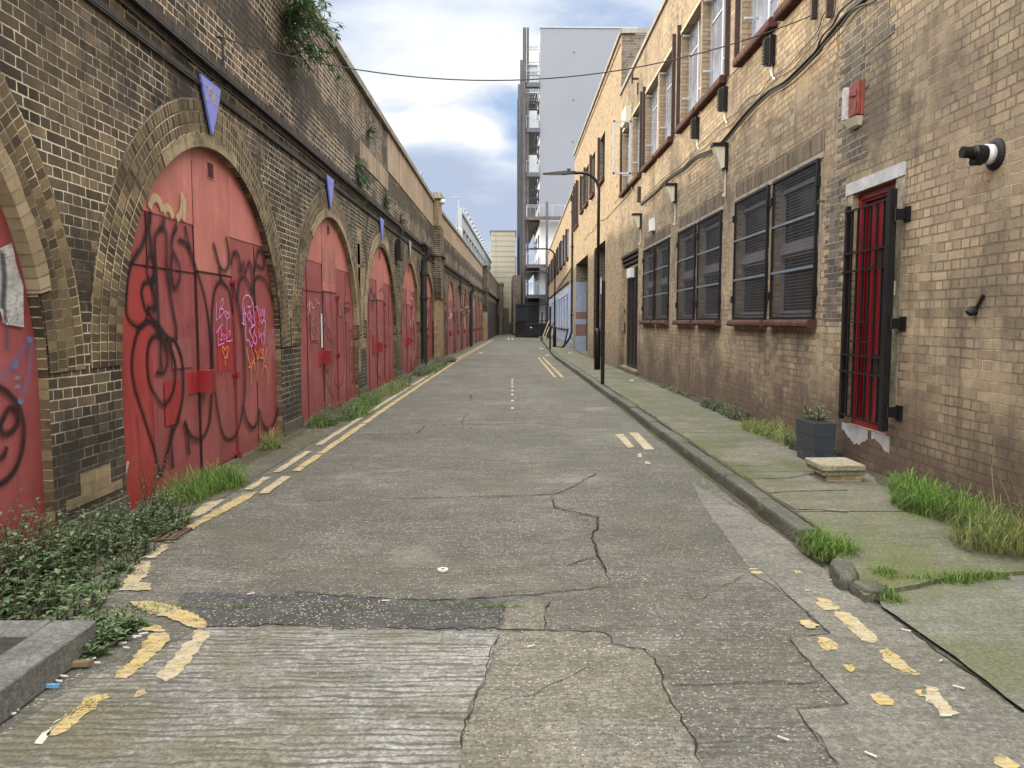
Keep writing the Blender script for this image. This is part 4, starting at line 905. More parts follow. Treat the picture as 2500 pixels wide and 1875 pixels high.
for i, (a, b) in enumerate(UP):
    mb = MB(); frame_rect(mb, a, b, 5.30, 7.08, -.19); m = (a+b)/2
    bxR(mb, m-.03, m+.03, -.19, -.14, 5.345, 7.035); bxR(mb, a+.04, m-.03, -.185, -.15, 5.78, 5.81); bxR(mb, m+.03, b-.04, -.185, -.15, 6.62, 6.65)
    fr = mk('window', mb, m_winframe, nb)
    mb = MB(); mb.quad(PR(a+.02,-.165,5.32), PR(b-.02,-.165,5.32), PR(b-.02,-.165,7.06), PR(a+.02,-.165,7.06)); mk('pane', mb, m_glassblue, fr)
    mb = MB(); bxR(mb, b-.14, b-.11, -.14, .0, 5.80, 5.83); bxR(mb, b-.14, b-.11, -.14, 0, 6.98, 7.01); mk('window_stay', mb, m_winframe, fr)
    sill(a, b, 5.30, fr, .12)
    if i == 7:       # open casement
        mb = MB(); X0, X1 = XR-.02, XR-.52; yy = 21.62
        for z0, z1 in ((5.55,5.60),(6.95,7.0)): mb.box(X1, X0, yy, yy+.035, z0, z1)
        for x0 in (X1, X0-.05): mb.box(x0, x0+.05, yy, yy+.035, 5.55, 7.0)
        cs = mk('open_casement', mb, m_winframe, fr)
mb = MB()
for s in (11.6, 12.12, 15.58, 16.05, 19.55, 19.95, 23.48, 8.02): bxR(mb, s-.018, s+.018, 0, .07, 5.25, 7.28)
mks('shutter_guide', mb, m_brownwood, nb)
mb = MB()
for a, b in ((8.15,11.49),(12.25,15.47),(16.2,19.45),(20.05,23.35)): bxR(mb, a-.1, b+.1, -.02, .015, 7.085, 7.15)
mks('lintel_band', mb, m_cream, nb)
for i, (a, b) in enumerate(GR):
    mb = MB(); frame_rect(mb, a, b, 1.53, 3.24, -.125, .05); m = 1.53+1.71*.5
    frame_rect(mb, a+.10, b-.05, m+.02, 3.12, -.10, .055); bxR(mb, a+.05, b-.05, -.11, -.05, m-.07, m+.02); frame_rect(mb, a+.12, b-.06, 1.6, m-.08, -.11, .025)
    fr = mk('window', mb, m_winframeg, nb)
    mb = MB(); mb.quad(PR(a+.02,-.115,1.54), PR(b-.02,-.115,1.54), PR(b-.02,-.115,3.22), PR(a+.02,-.115,3.22)); mk('pane', mb, m_glassdark, fr)
    g = MB(); gw = MB(); frame_rect(g, a-.01, b+.01, 1.52, 3.25, .012, .032, .03)
    n = 44
    for k in range(1, n): z = 1.55+1.67*k/n; bxR(gw, a+.02, b-.02, .022, .0262, z-.0032, z+.0032)
    n = int((b-a)/.035)
    for k in range(1, n): s = a+(b-a)*k/n; bxR(gw, s-.0009, s+.0009, .0265, .0285, 1.55, 3.22)
    gr = mk('security_grille', g, m_black, fr); mk('wire_mesh', gw, m_wire, fr)
    mb = MB()
    for t in (1/3, 2/3): bxR(mb, a+.02, b-.02, .030, .044, 1.53+1.71*t-.015, 1.53+1.71*t+.015)
    mk('grille_bar', mb, m_bluebar, fr)
    mb = MB()
    for s in (a-.02, b+.02):
        for z in (1.82, 3.0): bxR(mb, s-.025, s+.025, 0, .06, z-.05, z+.05)
    mk('grille_lug', mb, m_black, fr); sill(a, b, 1.52, fr, .09)
# red door behind its barred gate
mb = MB(); a, b, z0, z1 = DR
bxR(mb, a, b, -.15, -.11, z0, z1)
for k in range(9): s = a+.08+(b-a-.14)*k/8; bxR(mb, s-.004, s+.004, -.112, -.105, z0+.12, z1-.14)
dr = mk('door', mb, m_rod, nb, label='glossy dark red boarded door behind black bars')
mb = MB(); frame_rect(mb, a+.005, b-.005, z0, z1, -.12, .065, .07); frame_rect(mb, a+.06, b-.06, z0+.03, z1-.06, -.10, .03, .03); mk('door_frame', mb, m_rod, dr)
mb = MB(); bxR(mb, a+.10, a+.24, -.11, -.075, 1.36, 1.56); bxR(mb, a+.12, a+.17, -.08, -.04, 1.48, 1.60); mk('door_lock', mb, m_rust, dr)
gt = MB()
s0, s1 = 6.63, 7.50; zb, zt = .55, 2.62
bxR(gt, s0-.03, s0+.035, .07, .13, zb, zt); bxR(gt, s1-.02, s1+.025, .07, .11, zb, zt-.02)
bxR(gt, s0+.045, s0+.075, .08, .115, zb+.05, zt-.10)
for z in (2.54, 2.14, 1.97, 1.18, 1.02, .60): bxR(gt, s0, s1+.01, .112, .126, z-.008, z+.008)
for z in (1.49, 1.31): bxR(gt, s0+.28, s1-.14, .112, .124, z-.006, z+.006)
for k in range(6): s = s0+.13+k*.125; bxR(gt, s-.009, s+.009, .09, .108, zb+.05, zt-.08)
bxR(gt, s0+.08, s0+.20, .085, .105, 1.97, 2.15); bxR(gt, s0+.08, s0+.22, .085, .105, 1.02, 1.20)
gate = mk('door_gate', gt, m_black, nb, label='black barred security gate in front of the red door')
for z in (2.40, 1.48, .72):
    mb = MB(); bxR(mb, s0-.13, s0-.04, .0, .018, z-.06, z+.06); bxR(mb, s0-.06, s0-.03, .018, .085, z-.045, z+.045); mb.tube([PR(s0-.045,.09,z-.06), PR(s0-.045,.09,z+.06)], .012, 8); mk('gate_hinge', mb, m_black, gate)
mb = MB(); bxR(mb, 6.62, 7.76, -.05, .012, 2.735, 2.85); mk('door_lintel', mb, m_lintel, nb)
mb = MB()
mb2 = MB(); rr = random.Random(6); n = 40; lo = [(6.70+.98*i/n, .37-.05*math.sin(i*.21+2.2)+rr.uniform(-.014,.014)) for i in range(n+1)]
for i in range(n):
    if not 13 < i < 17: (mb if i < 15 else mb2).quad(PR(lo[i][0],.004,lo[i][1]), PR(lo[i][0],.004,.488), PR(lo[i+1][0],.004,.488), PR(lo[i+1][0],.004,lo[i+1][1]))
mk('door_sill', mb, m_lintel, nb); mk('door_sill', mb2, m_lintel, nb)
mb = MB(); bxR(mb, 6.62, 6.74, -.01, .004, .6, 2.73); bxR(mb, 7.62, 7.72, -.01, .004, .6, 2.73); mks('door_surround', mb, m_surround, nb)
# black door
a, b, z0, z1 = BD
mb = MB(); bxR(mb, a+.02, b-.50, -.14, -.10, z0+.02, 3.0)
for z in (1.05,1.15,1.95,2.05,2.7): bxR(mb, a+.1, b-.55, -.1, -.09, z, z+.025)
bdoor = mk('door', mb, m_black, nb, label='tall black panelled metal door in a recess')
mb = MB(); 
for s in (a+.2, a+.8, a+1.4, a+2.0): bxR(mb, s, s+.03, -.1, -.075, z0+.1, 2.95)
mks('door_bar', mb, m_blackm, bdoor)
mb = MB(); bxR(mb, b-.5, b-.01, -.135, -.08, z0, 3.05); bxR(mb, a+.01, b-.5, -.135, -.09, 3.0, 3.06); mk('door_surround', mb, m_palebrick, nb)
mb = MB()
for j, (z, o) in enumerate(((3.37,.03),(3.26,-.01),(3.15,-.05))): bxR(mb, a, b, -.14, o, z-.03, z+.035)
mk('stepped_lintel', mb, m_brownwood, nb)
mb = MB(); bxR(mb, a+1.2, a+1.9, -.09, .02, 2.72, 2.98); mk('door_lamp', mb, m_whitepl, nb)
mb = MB(); bxR(mb, a-.3, b+.1, -.3, .10, -.2, .17); bxR(mb, 12.0, 26, 0, .06, -.2, .10+gz(20)); mk('step', mb, m_gutter, nb)
mb = MB(); bxR(mb, b-.36, b-.26, -.08, -.05, 1.15, 1.45); bxR(mb, b-.34, b-.26, -.08, -.05, 1.75, 1.85); mks('door_entry_panel', mb, m_black, nb)
# second building
sb = thing('brick_building', 'taller second yellow brick building with narrow brown windows and two tall dark openings', 'building', (XR, 30, 0))
ops = [(27.8,29.25,6.62,8.22,.2),(31.0,32.2,6.62,8.22,.2),(33.5,34.8,6.62,8.22,.2),(35.6,36.7,6.62,8.22,.2),(38.3,38.9,6.3,8.4,.15),(39.3,39.8,6.3,8.4,.15),(40.2,40.7,6.3,8.4,.15),
       (27.4,30.8,-.2,4.36,2.2),(33.5,39.6,-.2,4.38,2.2)]
w_, v_ = MB(), MB(); wall_open(w_, v_, 23.9, 41, -.4, 10.1, ops)
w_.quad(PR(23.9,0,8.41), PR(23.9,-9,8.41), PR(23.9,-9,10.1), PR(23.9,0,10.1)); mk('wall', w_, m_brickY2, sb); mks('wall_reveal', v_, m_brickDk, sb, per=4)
mb = MB(); bxR(mb, 23.85, 23.897, -9, -.02, 8.35, 10.0); mk('party_wall', mb, m_brickDk, sb)
mb = MB(); bxR(mb, 23.9, 41, -9, -2.3, -.3, 10.0); bxR(mb, 23.95, 40.95, -2.3, -.35, 5, 10.0); mk('interior', mb, m_dirty, sb)
mb = MB()
y = 23.85
while y < 41: bxR(mb, y, min(41, y+1.5)-.01, -.4, .06, 10.103, 10.24); y += 1.5
bxR(mb, 23.78, 23.84, -9, 0, 10.103, 10.24); mk('coping', mb, m_copingR, sb)
mb = MB(); bxR(mb, 24.1, 41, 0, .02, 9.86, 9.90); mk('parapet_line', mb, m_brownwood, sb)
for a, b, z0, z1, _ in ops[:7]:
    mb = MB(); frame_rect(mb, a, b, z0, z1, -.15, .05, .05); m = (a+b)/2; bxR(mb, m-.02, m+.02, -.15, -.1, z0, z1); fr = mk('window', mb, m_brownwood, sb)
    mb = MB(); mb.quad(PR(a,-.14,z0), PR(b,-.14,z0), PR(b,-.14,z1), PR(a,-.14,z1)); mk('pane', mb, m_glass, fr); sill(a, b, z0, fr)
    mb = MB(); bxR(mb, b+.02, b+.08, 0, .1, z0-.1, z1+.1); mk('shutter_guide', mb, m_brownwood, fr)
mb = MB()     # blue painted far jamb with brown bands
for z0, z1, mi in ((-.1,.75,0),(.75,1.35,1),(1.35,1.62,0),(1.62,1.98,1),(1.98,3.5,0)):
    v = [PR(39.6-.005,.0,z0), PR(39.6-.005,-.55,z0), PR(39.6-.005,-.55,z1), PR(39.6-.005,0,z1)]; mb.quad(*v, mi=mi)
mk('painted_jamb', mb, [m_bluewall2, m_brickpaint], sb)
mb = MB(); bxR(mb, 39.3, 39.5, -.62, -.55, -.1, 3.0); bxR(mb, 34.0, 39.4, -1.4, -1.3, -.1, 4.0); mk('garage_door', mb, m_dirty, sb)
mb = MB(); bxR(mb, 27.6, 30.7, -.9, -.8, -.1, 2.6); mk('gate_leaf', mb, m_purple, sb)
mb = MB(); bxR(mb, 30.66, 30.79, -.0, .03, -.1, 4.3); mk('opening_post', mb, m_brownwood, sb)
dp = MB(); dp.tube([PR(41.1,.09,8.0), PR(41.1,.09,.9), PR(41.9,.16,.55), PR(43.1,.4,.1), PR(43.6,.5,.02)], .06, 8); bxR(dp, 41.0, 41.25, 0, .2, 7.8, 8.1)
for z in (1.8, 3.6, 5.4, 7.2): bxR(dp, 41.0, 41.2, 0, .17, z, z+.06)
setp(mk('drainpipe', dp, m_pipe), 'black drainpipe with a hopper head at the near end of the blue painted wall', 'drainpipe')
mb = MB(); mb.tube([PR(43.0,.35,.25), PR(41.6,.25,1.1)], .045, 6); mb.tube([PR(46.0,.9,.06), PR(43.3,.55,.05)], .04, 6)
setp(mk('broken_pipe', mb, m_rust), 'broken lengths of pipe lying at the foot of the blue wall', 'pipe')
# third building
tb = thing('brick_building', 'low far brick building with its ground floor painted pale blue', 'building', (XR, 55, 0))
U3 = [(44.6+i*4.1, 46.0+i*4.1) for i in range(9)]
U3 = [(a, a+1.35) for a in (45.6, 48.8, 52.3, 53.9, 57.0, 58.7, 62.0, 64.0, 67.5, 70, 74, 77)]
B3 = [(a, a+1.5) for a in (46.0, 49.3, 52.6, 55.9, 60.5, 65.0, 70.0)]
ops = [(a,b,5.25,6.95,.15) for a,b in U3]
w_, v_ = MB(), MB(); wall_open(w_, v_, 41, 82, 3.6, 8.45, ops); mk('upper_wall', w_, m_brickY2, tb)
ops2 = [(a,b,1.05,2.95,.2) for a,b in B3] + [(42.2,43.3,-.2,2.6,.15)]
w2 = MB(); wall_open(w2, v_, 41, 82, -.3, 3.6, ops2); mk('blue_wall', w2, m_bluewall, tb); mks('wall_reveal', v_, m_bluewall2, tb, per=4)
mb = MB(); bxR(mb, 41.05, 81.9, -9, -.35, -.3, 8.4); mk('interior', mb, m_dirty, tb)
mb = MB(); bxR(mb, 41.0, 61, -.3, .06, 8.453, 8.56); bxR(mb, 61.01, 82, -.3, .06, 8.453, 8.56); mk('coping', mb, m_copingR, tb)
mb = MB(); bxR(mb, 45, 82, 0, .06, 3.75, 3.83); mb.tube([PR(41.3,.05,4.4), PR(60,.05,3.95)], .03, 6); mk('string_course', mb, m_brownwood, tb)
mb = MB(); bxR(mb, 41, 82, 0, .04, -.2, .35); mk('plinth', mb, m_bluewall2, tb)
mb = MB()
for s in (44.5, 48.2, 51.5, 54.8, 58.5, 63, 68): bxR(mb, s, s+.12, 0, .05, .4, 3.5)
bxR(mb, 45.6, 72, 0, .04, 3.1, 3.2); mk('blue_pilaster', mb, m_bluewall, tb)
for a, b in U3:
    mb = MB(); frame_rect(mb, a, b, 5.25, 6.95, -.13, .06, .05); fr = mk('window', mb, m_brownwood, tb)
    mb = MB(); mb.quad(PR(a,-.12,5.25), PR(b,-.12,5.25), PR(b,-.12,6.95), PR(a,-.12,6.95)); mk('pane', mb, m_glass, fr); sill(a, b, 5.25, fr)
    mb = MB(); bxR(mb, b+.03, b+.09, 0, .12, 5.1, 7.05); mk('shutter_guide', mb, m_brownwood, fr)
for a, b in B3:
    mb = MB(); frame_rect(mb, a, b, 1.05, 2.95, -.19, .06, .05); fr = mk('window', mb, m_bluewall, tb)
    mb = MB(); mb.quad(PR(a,-.18,1.05), PR(b,-.18,1.05), PR(b,-.18,2.95), PR(a,-.18,2.95)); mk('pane', mb, m_glassblue, fr); sill(a, b, 1.05, fr)
mb = MB(); bxR(mb, 42.2, 43.3, -.15, -.1, -.1, 2.6); mk('door', mb, m_bluewall2, tb)
# ================================================================ tower block and galleries
TX, TY = 3.17, 85.0; ta = -.0187
def T(u, v, z): return (TX + u + ta*v, TY + v - ta*u, z)      # u right, v away
def bxT(mb, u0, u1, v0, v1, z0, z1, mi=0):
    v = [T(u,w,z) for z in (z0,z1) for u,w in ((u0,v0),(u1,v0),(u1,v1),(u0,v1))]
    return mb.add(v, [(3,2,1,0),(4,5,6,7),(0,1,5,4),(1,2,6,5),(2,3,7,6),(3,0,4,7)], mi=mi)
tw = thing('tower_block', 'tall white slab tower with open steel galleries down its left side', 'tower block', (TX+5, TY, 0))
mb = MB(); bxT(mb, 0, 10.4, 0, .4, 12.7, 32.75); mk('end_wall', mb, m_towerS, tw)
mb = MB(); bxT(mb, .02, 10.35, .4, 13.5, 0, 32.65); bxT(mb, 0.01, 10.39, .02, .39, 0, 12.69); mk('white_wall', mb, m_towerW, tw)
mb = MB(); bxT(mb, -.06, 10.45, -.08, .5, 32.753, 32.9); mk('roof_edge', mb, m_steellight, tw)
mb = MB()
for u, z in ((3.6,30.2),(7.3,28.8),(3.55,25.2),(3.5,20.8),(9.7,31.6)): bxT(mb, u, u+.12, -.06, 0, z, z+.14)
mk('wall_vent', mb, m_steel, tw)
mb = MB()       # window strip down the left side
for i in range(11):
    for j in range(3): bxT(mb, -.03, .0, 1.2+j*4, 3.2+j*4, 4.6+i*2.45, 6.2+i*2.45)
mks('side_window', mb, m_glass, tw)
LV = [27.04, 22.28, 17.57, 12.64, 7.57, 4.34]
posts = []
for j, (v, top) in enumerate(((0,32.8),(9.6,32.6),(19.0,32.6),(25,32.4))):
    for u, wd in ((-1.85,.36),(-1.42,.22)) if j < 3 else ((-1.8,.36),):
        mb = MB(); bxT(mb, u, u+wd, v, v+.35, 0, top); bxT(mb, u+wd*.35, u+wd*.65, v-.12, v, 0, top-.2); mk('gallery_post', mb, m_steelbrown if top > 32.7 else m_steel, tw)
mb = MB()
for z in (30.5, 28.9, 27.9, 26.0):
    bxT(mb, -1.5, 0, .0, .12, z+.28, z+.36); bxT(mb, -1.5, 0, .0, .12, z-.02, z+.06)
    for k in range(8): bxT(mb, -1.45+k*.18, -1.36+k*.18, .02, .1, z+.06, z+.28)
    mk('lattice_beam', mb, m_steellight, tw); mb = MB()
for z in LV:
    low = z < 13; mb = MB(); v1 = 25 if low else 22
    bxT(mb, -1.5, -.02, -.2, .15, z-.45, z); bxT(mb, -1.5, -1.38, -.2, v1, z-.3, z)
    if low: bxT(mb, -1.4, -.02, .15, v1, z-.2, z-.05); bxT(mb, -1.5, 4.2, -1.6, -.2, z-.12, z); bxT(mb, -1.5, 4.2, -1.72, -1.6, z-.35, z+.03)
    else:
        v = .4
        while v < v1: bxT(mb, -1.4, -.05, v, v+.25, z-.1, z-.04); v += .55
        for u in (-1.1,-.8,-.5,-.2): bxT(mb, u, u+.10, .3, v1, z-.12, z-.101)
    mk('gallery_floor', mb, m_steelbrown if low and z > 5 else m_steel, tw)
    mb = MB(); h = 1.25
    bxT(mb, -1.48, -.02, -.24, -.2, z+h-.04, z+h)
    for u in (-1.48,-1.0,-.5,-.06): bxT(mb, u, u+.03, -.24, -.2, z, z+h)
    if low:
        bxT(mb, -1.5, 4.2, -1.72, -1.68, z+h-.05, z+h)
        for k in range(39): bxT(mb, -1.5+k*.15, -1.485+k*.15, -1.71, -1.69, z, z+h) if k % 9 else bxT(mb, -1.5+k*.15, -1.44+k*.15, -1.72, -1.68, z, z+h)
    else: bxT(mb, -1.45, -.1, .1, .16, z+.02, z+.95)
    mk('gallery_railing', mb, m_steellight, tw)
    if not low: mb = MB(); bxT(mb, -1.2, -.3, .2, 1.0, z+.02, z+1.9); mk('gallery_screen', mb, m_steellight, tw)
    for dz in (1.6, 2.5, 3.4) if not low else (): 
        mb = MB(); v = 1.5
        while v < 22: bxT(mb, -1.4, -.05, v, v+.3, z-dz, z-dz+.07); v += .7
        mk('gallery_grating', mb, m_steel, tw)
mb = MB(); bxT(mb, .55, .8, -1.9, -1.65, 0, 12.9+1.3); mk('gallery_post', mb, m_steel, tw)
mb = MB(); bxT(mb, -1.7, -.1, -.1, 0, 0, 4.0); mk('dark_entrance', mb, m_dirty, tw)
mb = MB(); bxT(mb, 1.2, 2.6, -.02, 0, .3, 3.6); mk('dark_doorway', mb, m_dirty, tw)
mb = MB(); bxT(mb, -2.8, -1.9, 4, 16, 0, 6.8); setp(mk('boundary_wall', mb, m_brickDk), 'dark wall in the slot between the panelled block and the tower', 'wall')
# cream panelled block
pb = thing('panelled_block', 'plain cream stair block clad in wide horizontal panels at the end of the street', 'building', (-.9, 100, 0))
mb = MB(); mb.box(-2.55, .62, 100, 108, 1.3, 13.0); mb.box(.625, .75, 102, 107, 5, 10); mk('body', mb, m_palebrick if False else plain('cream_panel', (.37,.345,.285), .7, nsc=.3, var=.06, bump=0), pb)
mb = MB(); mb.box(-2.55, .62, 99.98, 108, -.1, 1.28); mk('base', mb, plain('slate_base', (.10,.12,.15), .7, bump=0), pb)
mb = MB()
for i in range(17): mb.box(-2.56, .63, 99.96, 108.0, 1.9+i*.66, 1.915+i*.66)
for x in (-1.9,): mb.box(x, x+.02, 99.96, 100, 1.3, 13)
mk('panel_joint', mb, plain('joint', (.2,.17,.12), .8, bump=0), pb)
mb = MB(); mb.box(-2.7, .75, 99.9, 108.1, 13.0, 13.12); mk('roof_edge', mb, m_coping, pb)
ob = thing('brick_outbuilding', 'dark brick outbuilding closing the end of the viaduct', 'building', (-2.1, 92, 0))
mb = MB(); mb.box(-3.4, -.95, 92, 99, -.1, 5.9); mk('body', mb, m_brickDk, ob); mb = MB(); mb.box(-3.5, -.85, 91.9, 99, 5.9, 6.05); mk('roof_edge', mb, m_coping, ob)
mb = MB(); mb.box(-.9, .05-.3, 95, 98, -.1, 3.1); mk('body', mb, m_brickDk, ob)
mb = MB(); mb.box(-2.6, -1.4, 91.93, 91.99, 0, 2.4); mk('door', mb, m_dirty, ob)
# station canopy above the viaduct
cn = thing('station_canopy', 'long white steel platform screen with upright fins standing above the viaduct', 'canopy', (-3.41, 60, 5))
def PC(s, o, z): return (-3.41 + .0205*(s-54) + o, s, z)
def bxC(mb, s0, s1, o0, o1, z0, z1):
    v = [PC(s,o,z) for z in (z0,z1) for s,o in ((s0,o0),(s0,o1),(s1,o1),(s1,o0))]
    return mb.add(v, [(0,3,2,1),(4,5,6,7),(0,1,5,4),(1,2,6,5),(2,3,7,6),(3,0,4,7)])
mb = MB(); bxC(mb, 54, 99, -.35, 0, 8.1, 9.0); bxC(mb, 54, 99, -.1, .12, 8.9, 9.03); mk('top_beam', mb, m_whitesteel, cn)
mb = MB(); bxC(mb, 54.2, 99, -.4, -.3, 4.9, 8.1); mk('back_panel', mb, plain('blue_grey_panel', (.40,.47,.55), .6, bump=0), cn)
for i in range(15): mb = MB(); s = 55+i*3; bxC(mb, s, s+.35, -.3, .0, 4.9, 8.1); mk('fin', mb, m_whitesteel, cn)
mb = MB(); bxC(mb, 53.7, 54, -.2, .05, 4.9, 9.3); mk('end_post', mb, m_whitesteel, cn)
mb = MB(); bxC(mb, 53.6, 53.9, -3.2, -.4, 7.3, 7.75); mb.tube([PC(53.4,-.2,7.9), PC(53.2,.1,7.7), PC(53.2,.15,5.0)], .06, 6); mk('cross_arm', mb, m_steellight, cn)
for i in range(13):
    s = 55.5+i*2.6; mb = MB(); mb.tube([PC(s,.0,9.0), PC(s,.05,9.55)], .04, 6); bxC(mb, s-.03, s+.06, -.12, .3, 9.46, 9.52); mb.tube([PC(s+.5,.1,9.1), PC(s+.5,.32,9.25)], [.04,.13], 8); mk('floodlight', mb, m_whitesteel, cn)
mb = MB(); mb.tube([PC(53.8,-.15,9.3), PC(53.8,-.15,9.95)], .045, 6); bxC(mb, 53.7, 53.85, -.7, 0, 9.95, 10.0); mk('lamp_mast', mb, m_steellight, cn)
mb = MB()
for y, z in ((27.5,6.3),(28.3,6.3)): mb.tube([PL(y,-.2,z), PL(y,-.2,z+.45)], .015, 5)
mb.tube([PL(27.5,-.2,6.72), PL(28.3,-.2,6.62)], .015, 5); setp(mk('signal_bracket', mb, m_steellight), 'thin metal bracket standing on the viaduct coping before the pilaster', 'bracket')
# ================================================================ street furniture
def lamp(y, x, h, reach, label):
    t = thing('street_lamp', label, 'street lamp', (x, y, KH+gz(y)), 'black street lamps along the right pavement'); z = KH+gz(y)
    mb = MB(); mb.tube([(x,y,z), (x,y,z+1.12), (x,y,z+1.22)], [.095,.095,.055], 14); mk('base_column', mb, m_black, t, smooth=True)
    mb = MB(); a = [(x,y,z+1.2), (x,y,h-.5)] + [(x - .5*(1-math.cos(R(k*15))), y, h-.5+.5*math.sin(R(k*15))) for k in range(1,7)] + [(x-reach*.55,y,h)]
    mb.tube(a, .045, 10); mk('pole', mb, m_black, t, smooth=True)
    mb = MB(); xs = x-reach*.5
    mb.add([(xs,y-.03,h-.03),(xs,y+.03,h-.03),(xs,y+.03,h+.05),(xs,y-.03,h+.05),(xs-.35,y-.09,h-.05),(xs-.35,y+.09,h-.05),(xs-.35,y+.07,h+.05),(xs-.35,y-.07,h+.05),(xs-.95,y-.1,h-.035),(xs-.95,y+.1,h-.035),(xs-.95,y+.08,h-.01),(xs-.95,y-.08,h-.01)],
           [(0,3,2,1),(0,1,5,4),(1,2,6,5),(2,3,7,6),(3,0,4,7),(4,5,9,8),(5,6,10,9),(6,7,11,10),(7,4,8,11),(8,9,10,11)]); mb.box(xs-.25,xs-.15,y-.03,y+.03,h+.05,h+.12)
    hd = mk('lamp_head', mb, m_pipe, t)
    mb = MB(); mb.box(xs-.85, xs-.4, y-.06, y+.06, h-.056, h-.048); mk('lens', mb, m_whitepl, hd)
def yl(px, base): p = onZ(px, base, KH); return p
p = onZ(1458, 902, KH); lamp(p.y, p.x, CAMZ + (HZ-430)/F*p.y, 1.35, 'nearest and tallest looking black street lamp standing before the tall dark opening')
p = onZ(1354, 847, KH); lamp(p.y, p.x, CAMZ + (HZ-610)/F*p.y, 1.9, 'middle black street lamp standing beside the blue painted wall')
lamp(68, 3.0+.3, CAMZ + (HZ-665)/F*68, 2.4, 'farthest black street lamp in front of the lowest tower gallery')
def post(px, base, top, w, label):
    p = onZ(px, base, KH); z1 = CAMZ + (HZ-top)/F*p.y; mb = MB(); mb.tube([(p.x,p.y,p.z), (p.x,p.y,z1)], w, 12); mb.tube([(p.x,p.y,z1), (p.x,p.y,z1+.012)], w*1.02, 12)
    setp(mk('signpost', mb, m_black), label, 'post', 'short black posts on the right pavement'); return p
p = post(1471, 938, 689, .042, 'nearest bare black post on the pavement, thick, in front of the first street lamp')
mb = MB(); mb.box(p.x-.065, p.x-.05, p.y-.06, p.y+.01, 2.1, 2.45); setp(mk('parking_plate', mb, m_whitepl), 'small white plate seen edge on beside the nearest black post', 'sign')
post(1343, 853, 749, .05, 'black post left of the middle street lamp'); post(1323, 833, 762, .05, 'farthest short black post near the leaning planks')
# bins, fence, planks at the end
fn = thing('railings', 'dark spiked railings across the foot of the tower', 'railings', (1.5, 77, 0))
mb = MB(); y = 77
for i in range(44):
    x = .6+i*.105; mb.box(x, x+.03, y, y+.03, .9, 3.35)
    if i % 2 == 0: mb.box(x-.03, x+.06, y-.02, y+.05, 3.3, 3.42)
mk('bars', mb, m_blackm, fn); mb = MB(); mb.box(.5, 5.2, y-.05, y+.1, 3.1, 3.18); mb.box(.5, 5.2, y-.05, y+.1, 1.5, 1.58); mk('rail', mb, m_blackm, fn)
mb = MB(); mb.box(.45, 5.2, y+.15, y+.4, -.1, 1.3); mk('base_wall', mb, m_dirty, fn); mb = MB(); mb.box(.5, 1.7, 77.2, 77.25, 1.3, 3.2); mk('mesh_panel', mb, plain('navy_panel', (.02,.025,.045), .7, bump=0), fn)
for i, (x, lb) in enumerate(((1.45,'left dark wheeled bin with a pale sticker at the foot of the tower'),(2.55,'right dark wheeled bin at the foot of the tower next to the planks'))):
    t = thing('wheeled_bin', lb, 'bin', (x+.5, 75, -.1), 'bins at the end of the street')
    mb = MB(); mb.prism([(x,75,.1),(x+1.05,75,.1),(x+1.12,75,1.15),(x-.05,75,1.15)], (0,.9,0)); mk('body', mb, m_blackm, t)
    mb = MB(); mb.prism([(x-.08,74.95,1.15),(x+1.15,74.95,1.15),(x+1.05,74.95,1.32),(x,74.95,1.32)], (0,1,0)); mk('lid', mb, m_pipe, t)
    mb = MB(); [mb.tube([(x+.12+q*.8,74.95,0), (x+.12+q*.8,75.05,0)], .1, 10) for q in (0,1)]; mk('wheel', mb, m_black, t)
    if i == 0: mb = MB(); mb.box(x+.45, x+.62, 74.985, 74.995, .85, .95); mk('sticker', mb, m_whitepl, t)
rn = random.Random(2)
p0 = onZ(1333, 828, KH)
for i, lb in enumerate(('leftmost pale plank leaning near the farthest post','second pale plank leaning with the others','third plank, thin and brown, leaning with the others','rightmost broad pale plank leaning against the blue wall end')):
    x = p0.x+.0+i*.2; mb = MB(); mb.bar((x-.35, p0.y, -.0), (x+.35, p0.y+.6, 1.75-.1*i), .10+.04*(i == 3), .03); setp(mk('plank', mb, m_wood if i != 2 else m_brownwood), lb, 'plank', 'planks leaning near the end of the street')
# ---------------------------------------------------------------- fixtures on the right wall
def lightR(x0, x1, y0, y1, cond, label, D=1/.8848):
    a = onX(x1*D, y1*D, XR); s = a.y; zt = onX(x1*D, y0*D, XR).z; zb = a.z; h = abs(zt-zb)
    t = thing('wall_light', label, 'wall light', (XR, s, zb), 'wedge shaped wall lights on the right hand building')
    mb = MB(); bxR(mb, s-.02, s+.16, 0, .05, zb, zt); bxR(mb, s-.02, s+.16, .05, .24, zt-.05, zt); mk('housing', mb, m_black, t)
    mb = MB(); v = [PR(s,.05,zb+.02), PR(s,.22,zt-.05), PR(s,.05,zt-.05)]; w = [PR(s+.14,.05,zb+.02), PR(s+.14,.22,zt-.05), PR(s+.14,.05,zt-.05)]
    v = [PR(s,.05,zb+.03), PR(s,.10,zb+.0), PR(s,.225,zt-.05), PR(s,.05,zt-.05)]; w = [PR(s+.14,.05,zb+.03), PR(s+.14,.10,zb), PR(s+.14,.225,zt-.05), PR(s+.14,.05,zt-.05)]
    mb.add(v+w, [(0,1,2,3),(7,6,5,4),(0,4,5,1),(1,5,6,2),(2,6,7,3)]); mk('lens', mb, m_creampl, t, bevel=.006)
    mb = MB(); mb.tube([PR(s+.05,.02,zb), PR(s+.05,.02,zb-cond)], .012, 8); mb.tube([PR(s+.05,.03,zb-cond), PR(s+.05,.03,zb-cond-.05)], .03, 8); mk('conduit', mb, m_creampl, t)
lightR(1538, 1572, 309, 365, .36, 'nearest wedge shaped wall light above the caged windows')
lightR(1435, 1462, 396, 437, .40, 'middle wedge shaped wall light along the right wall')
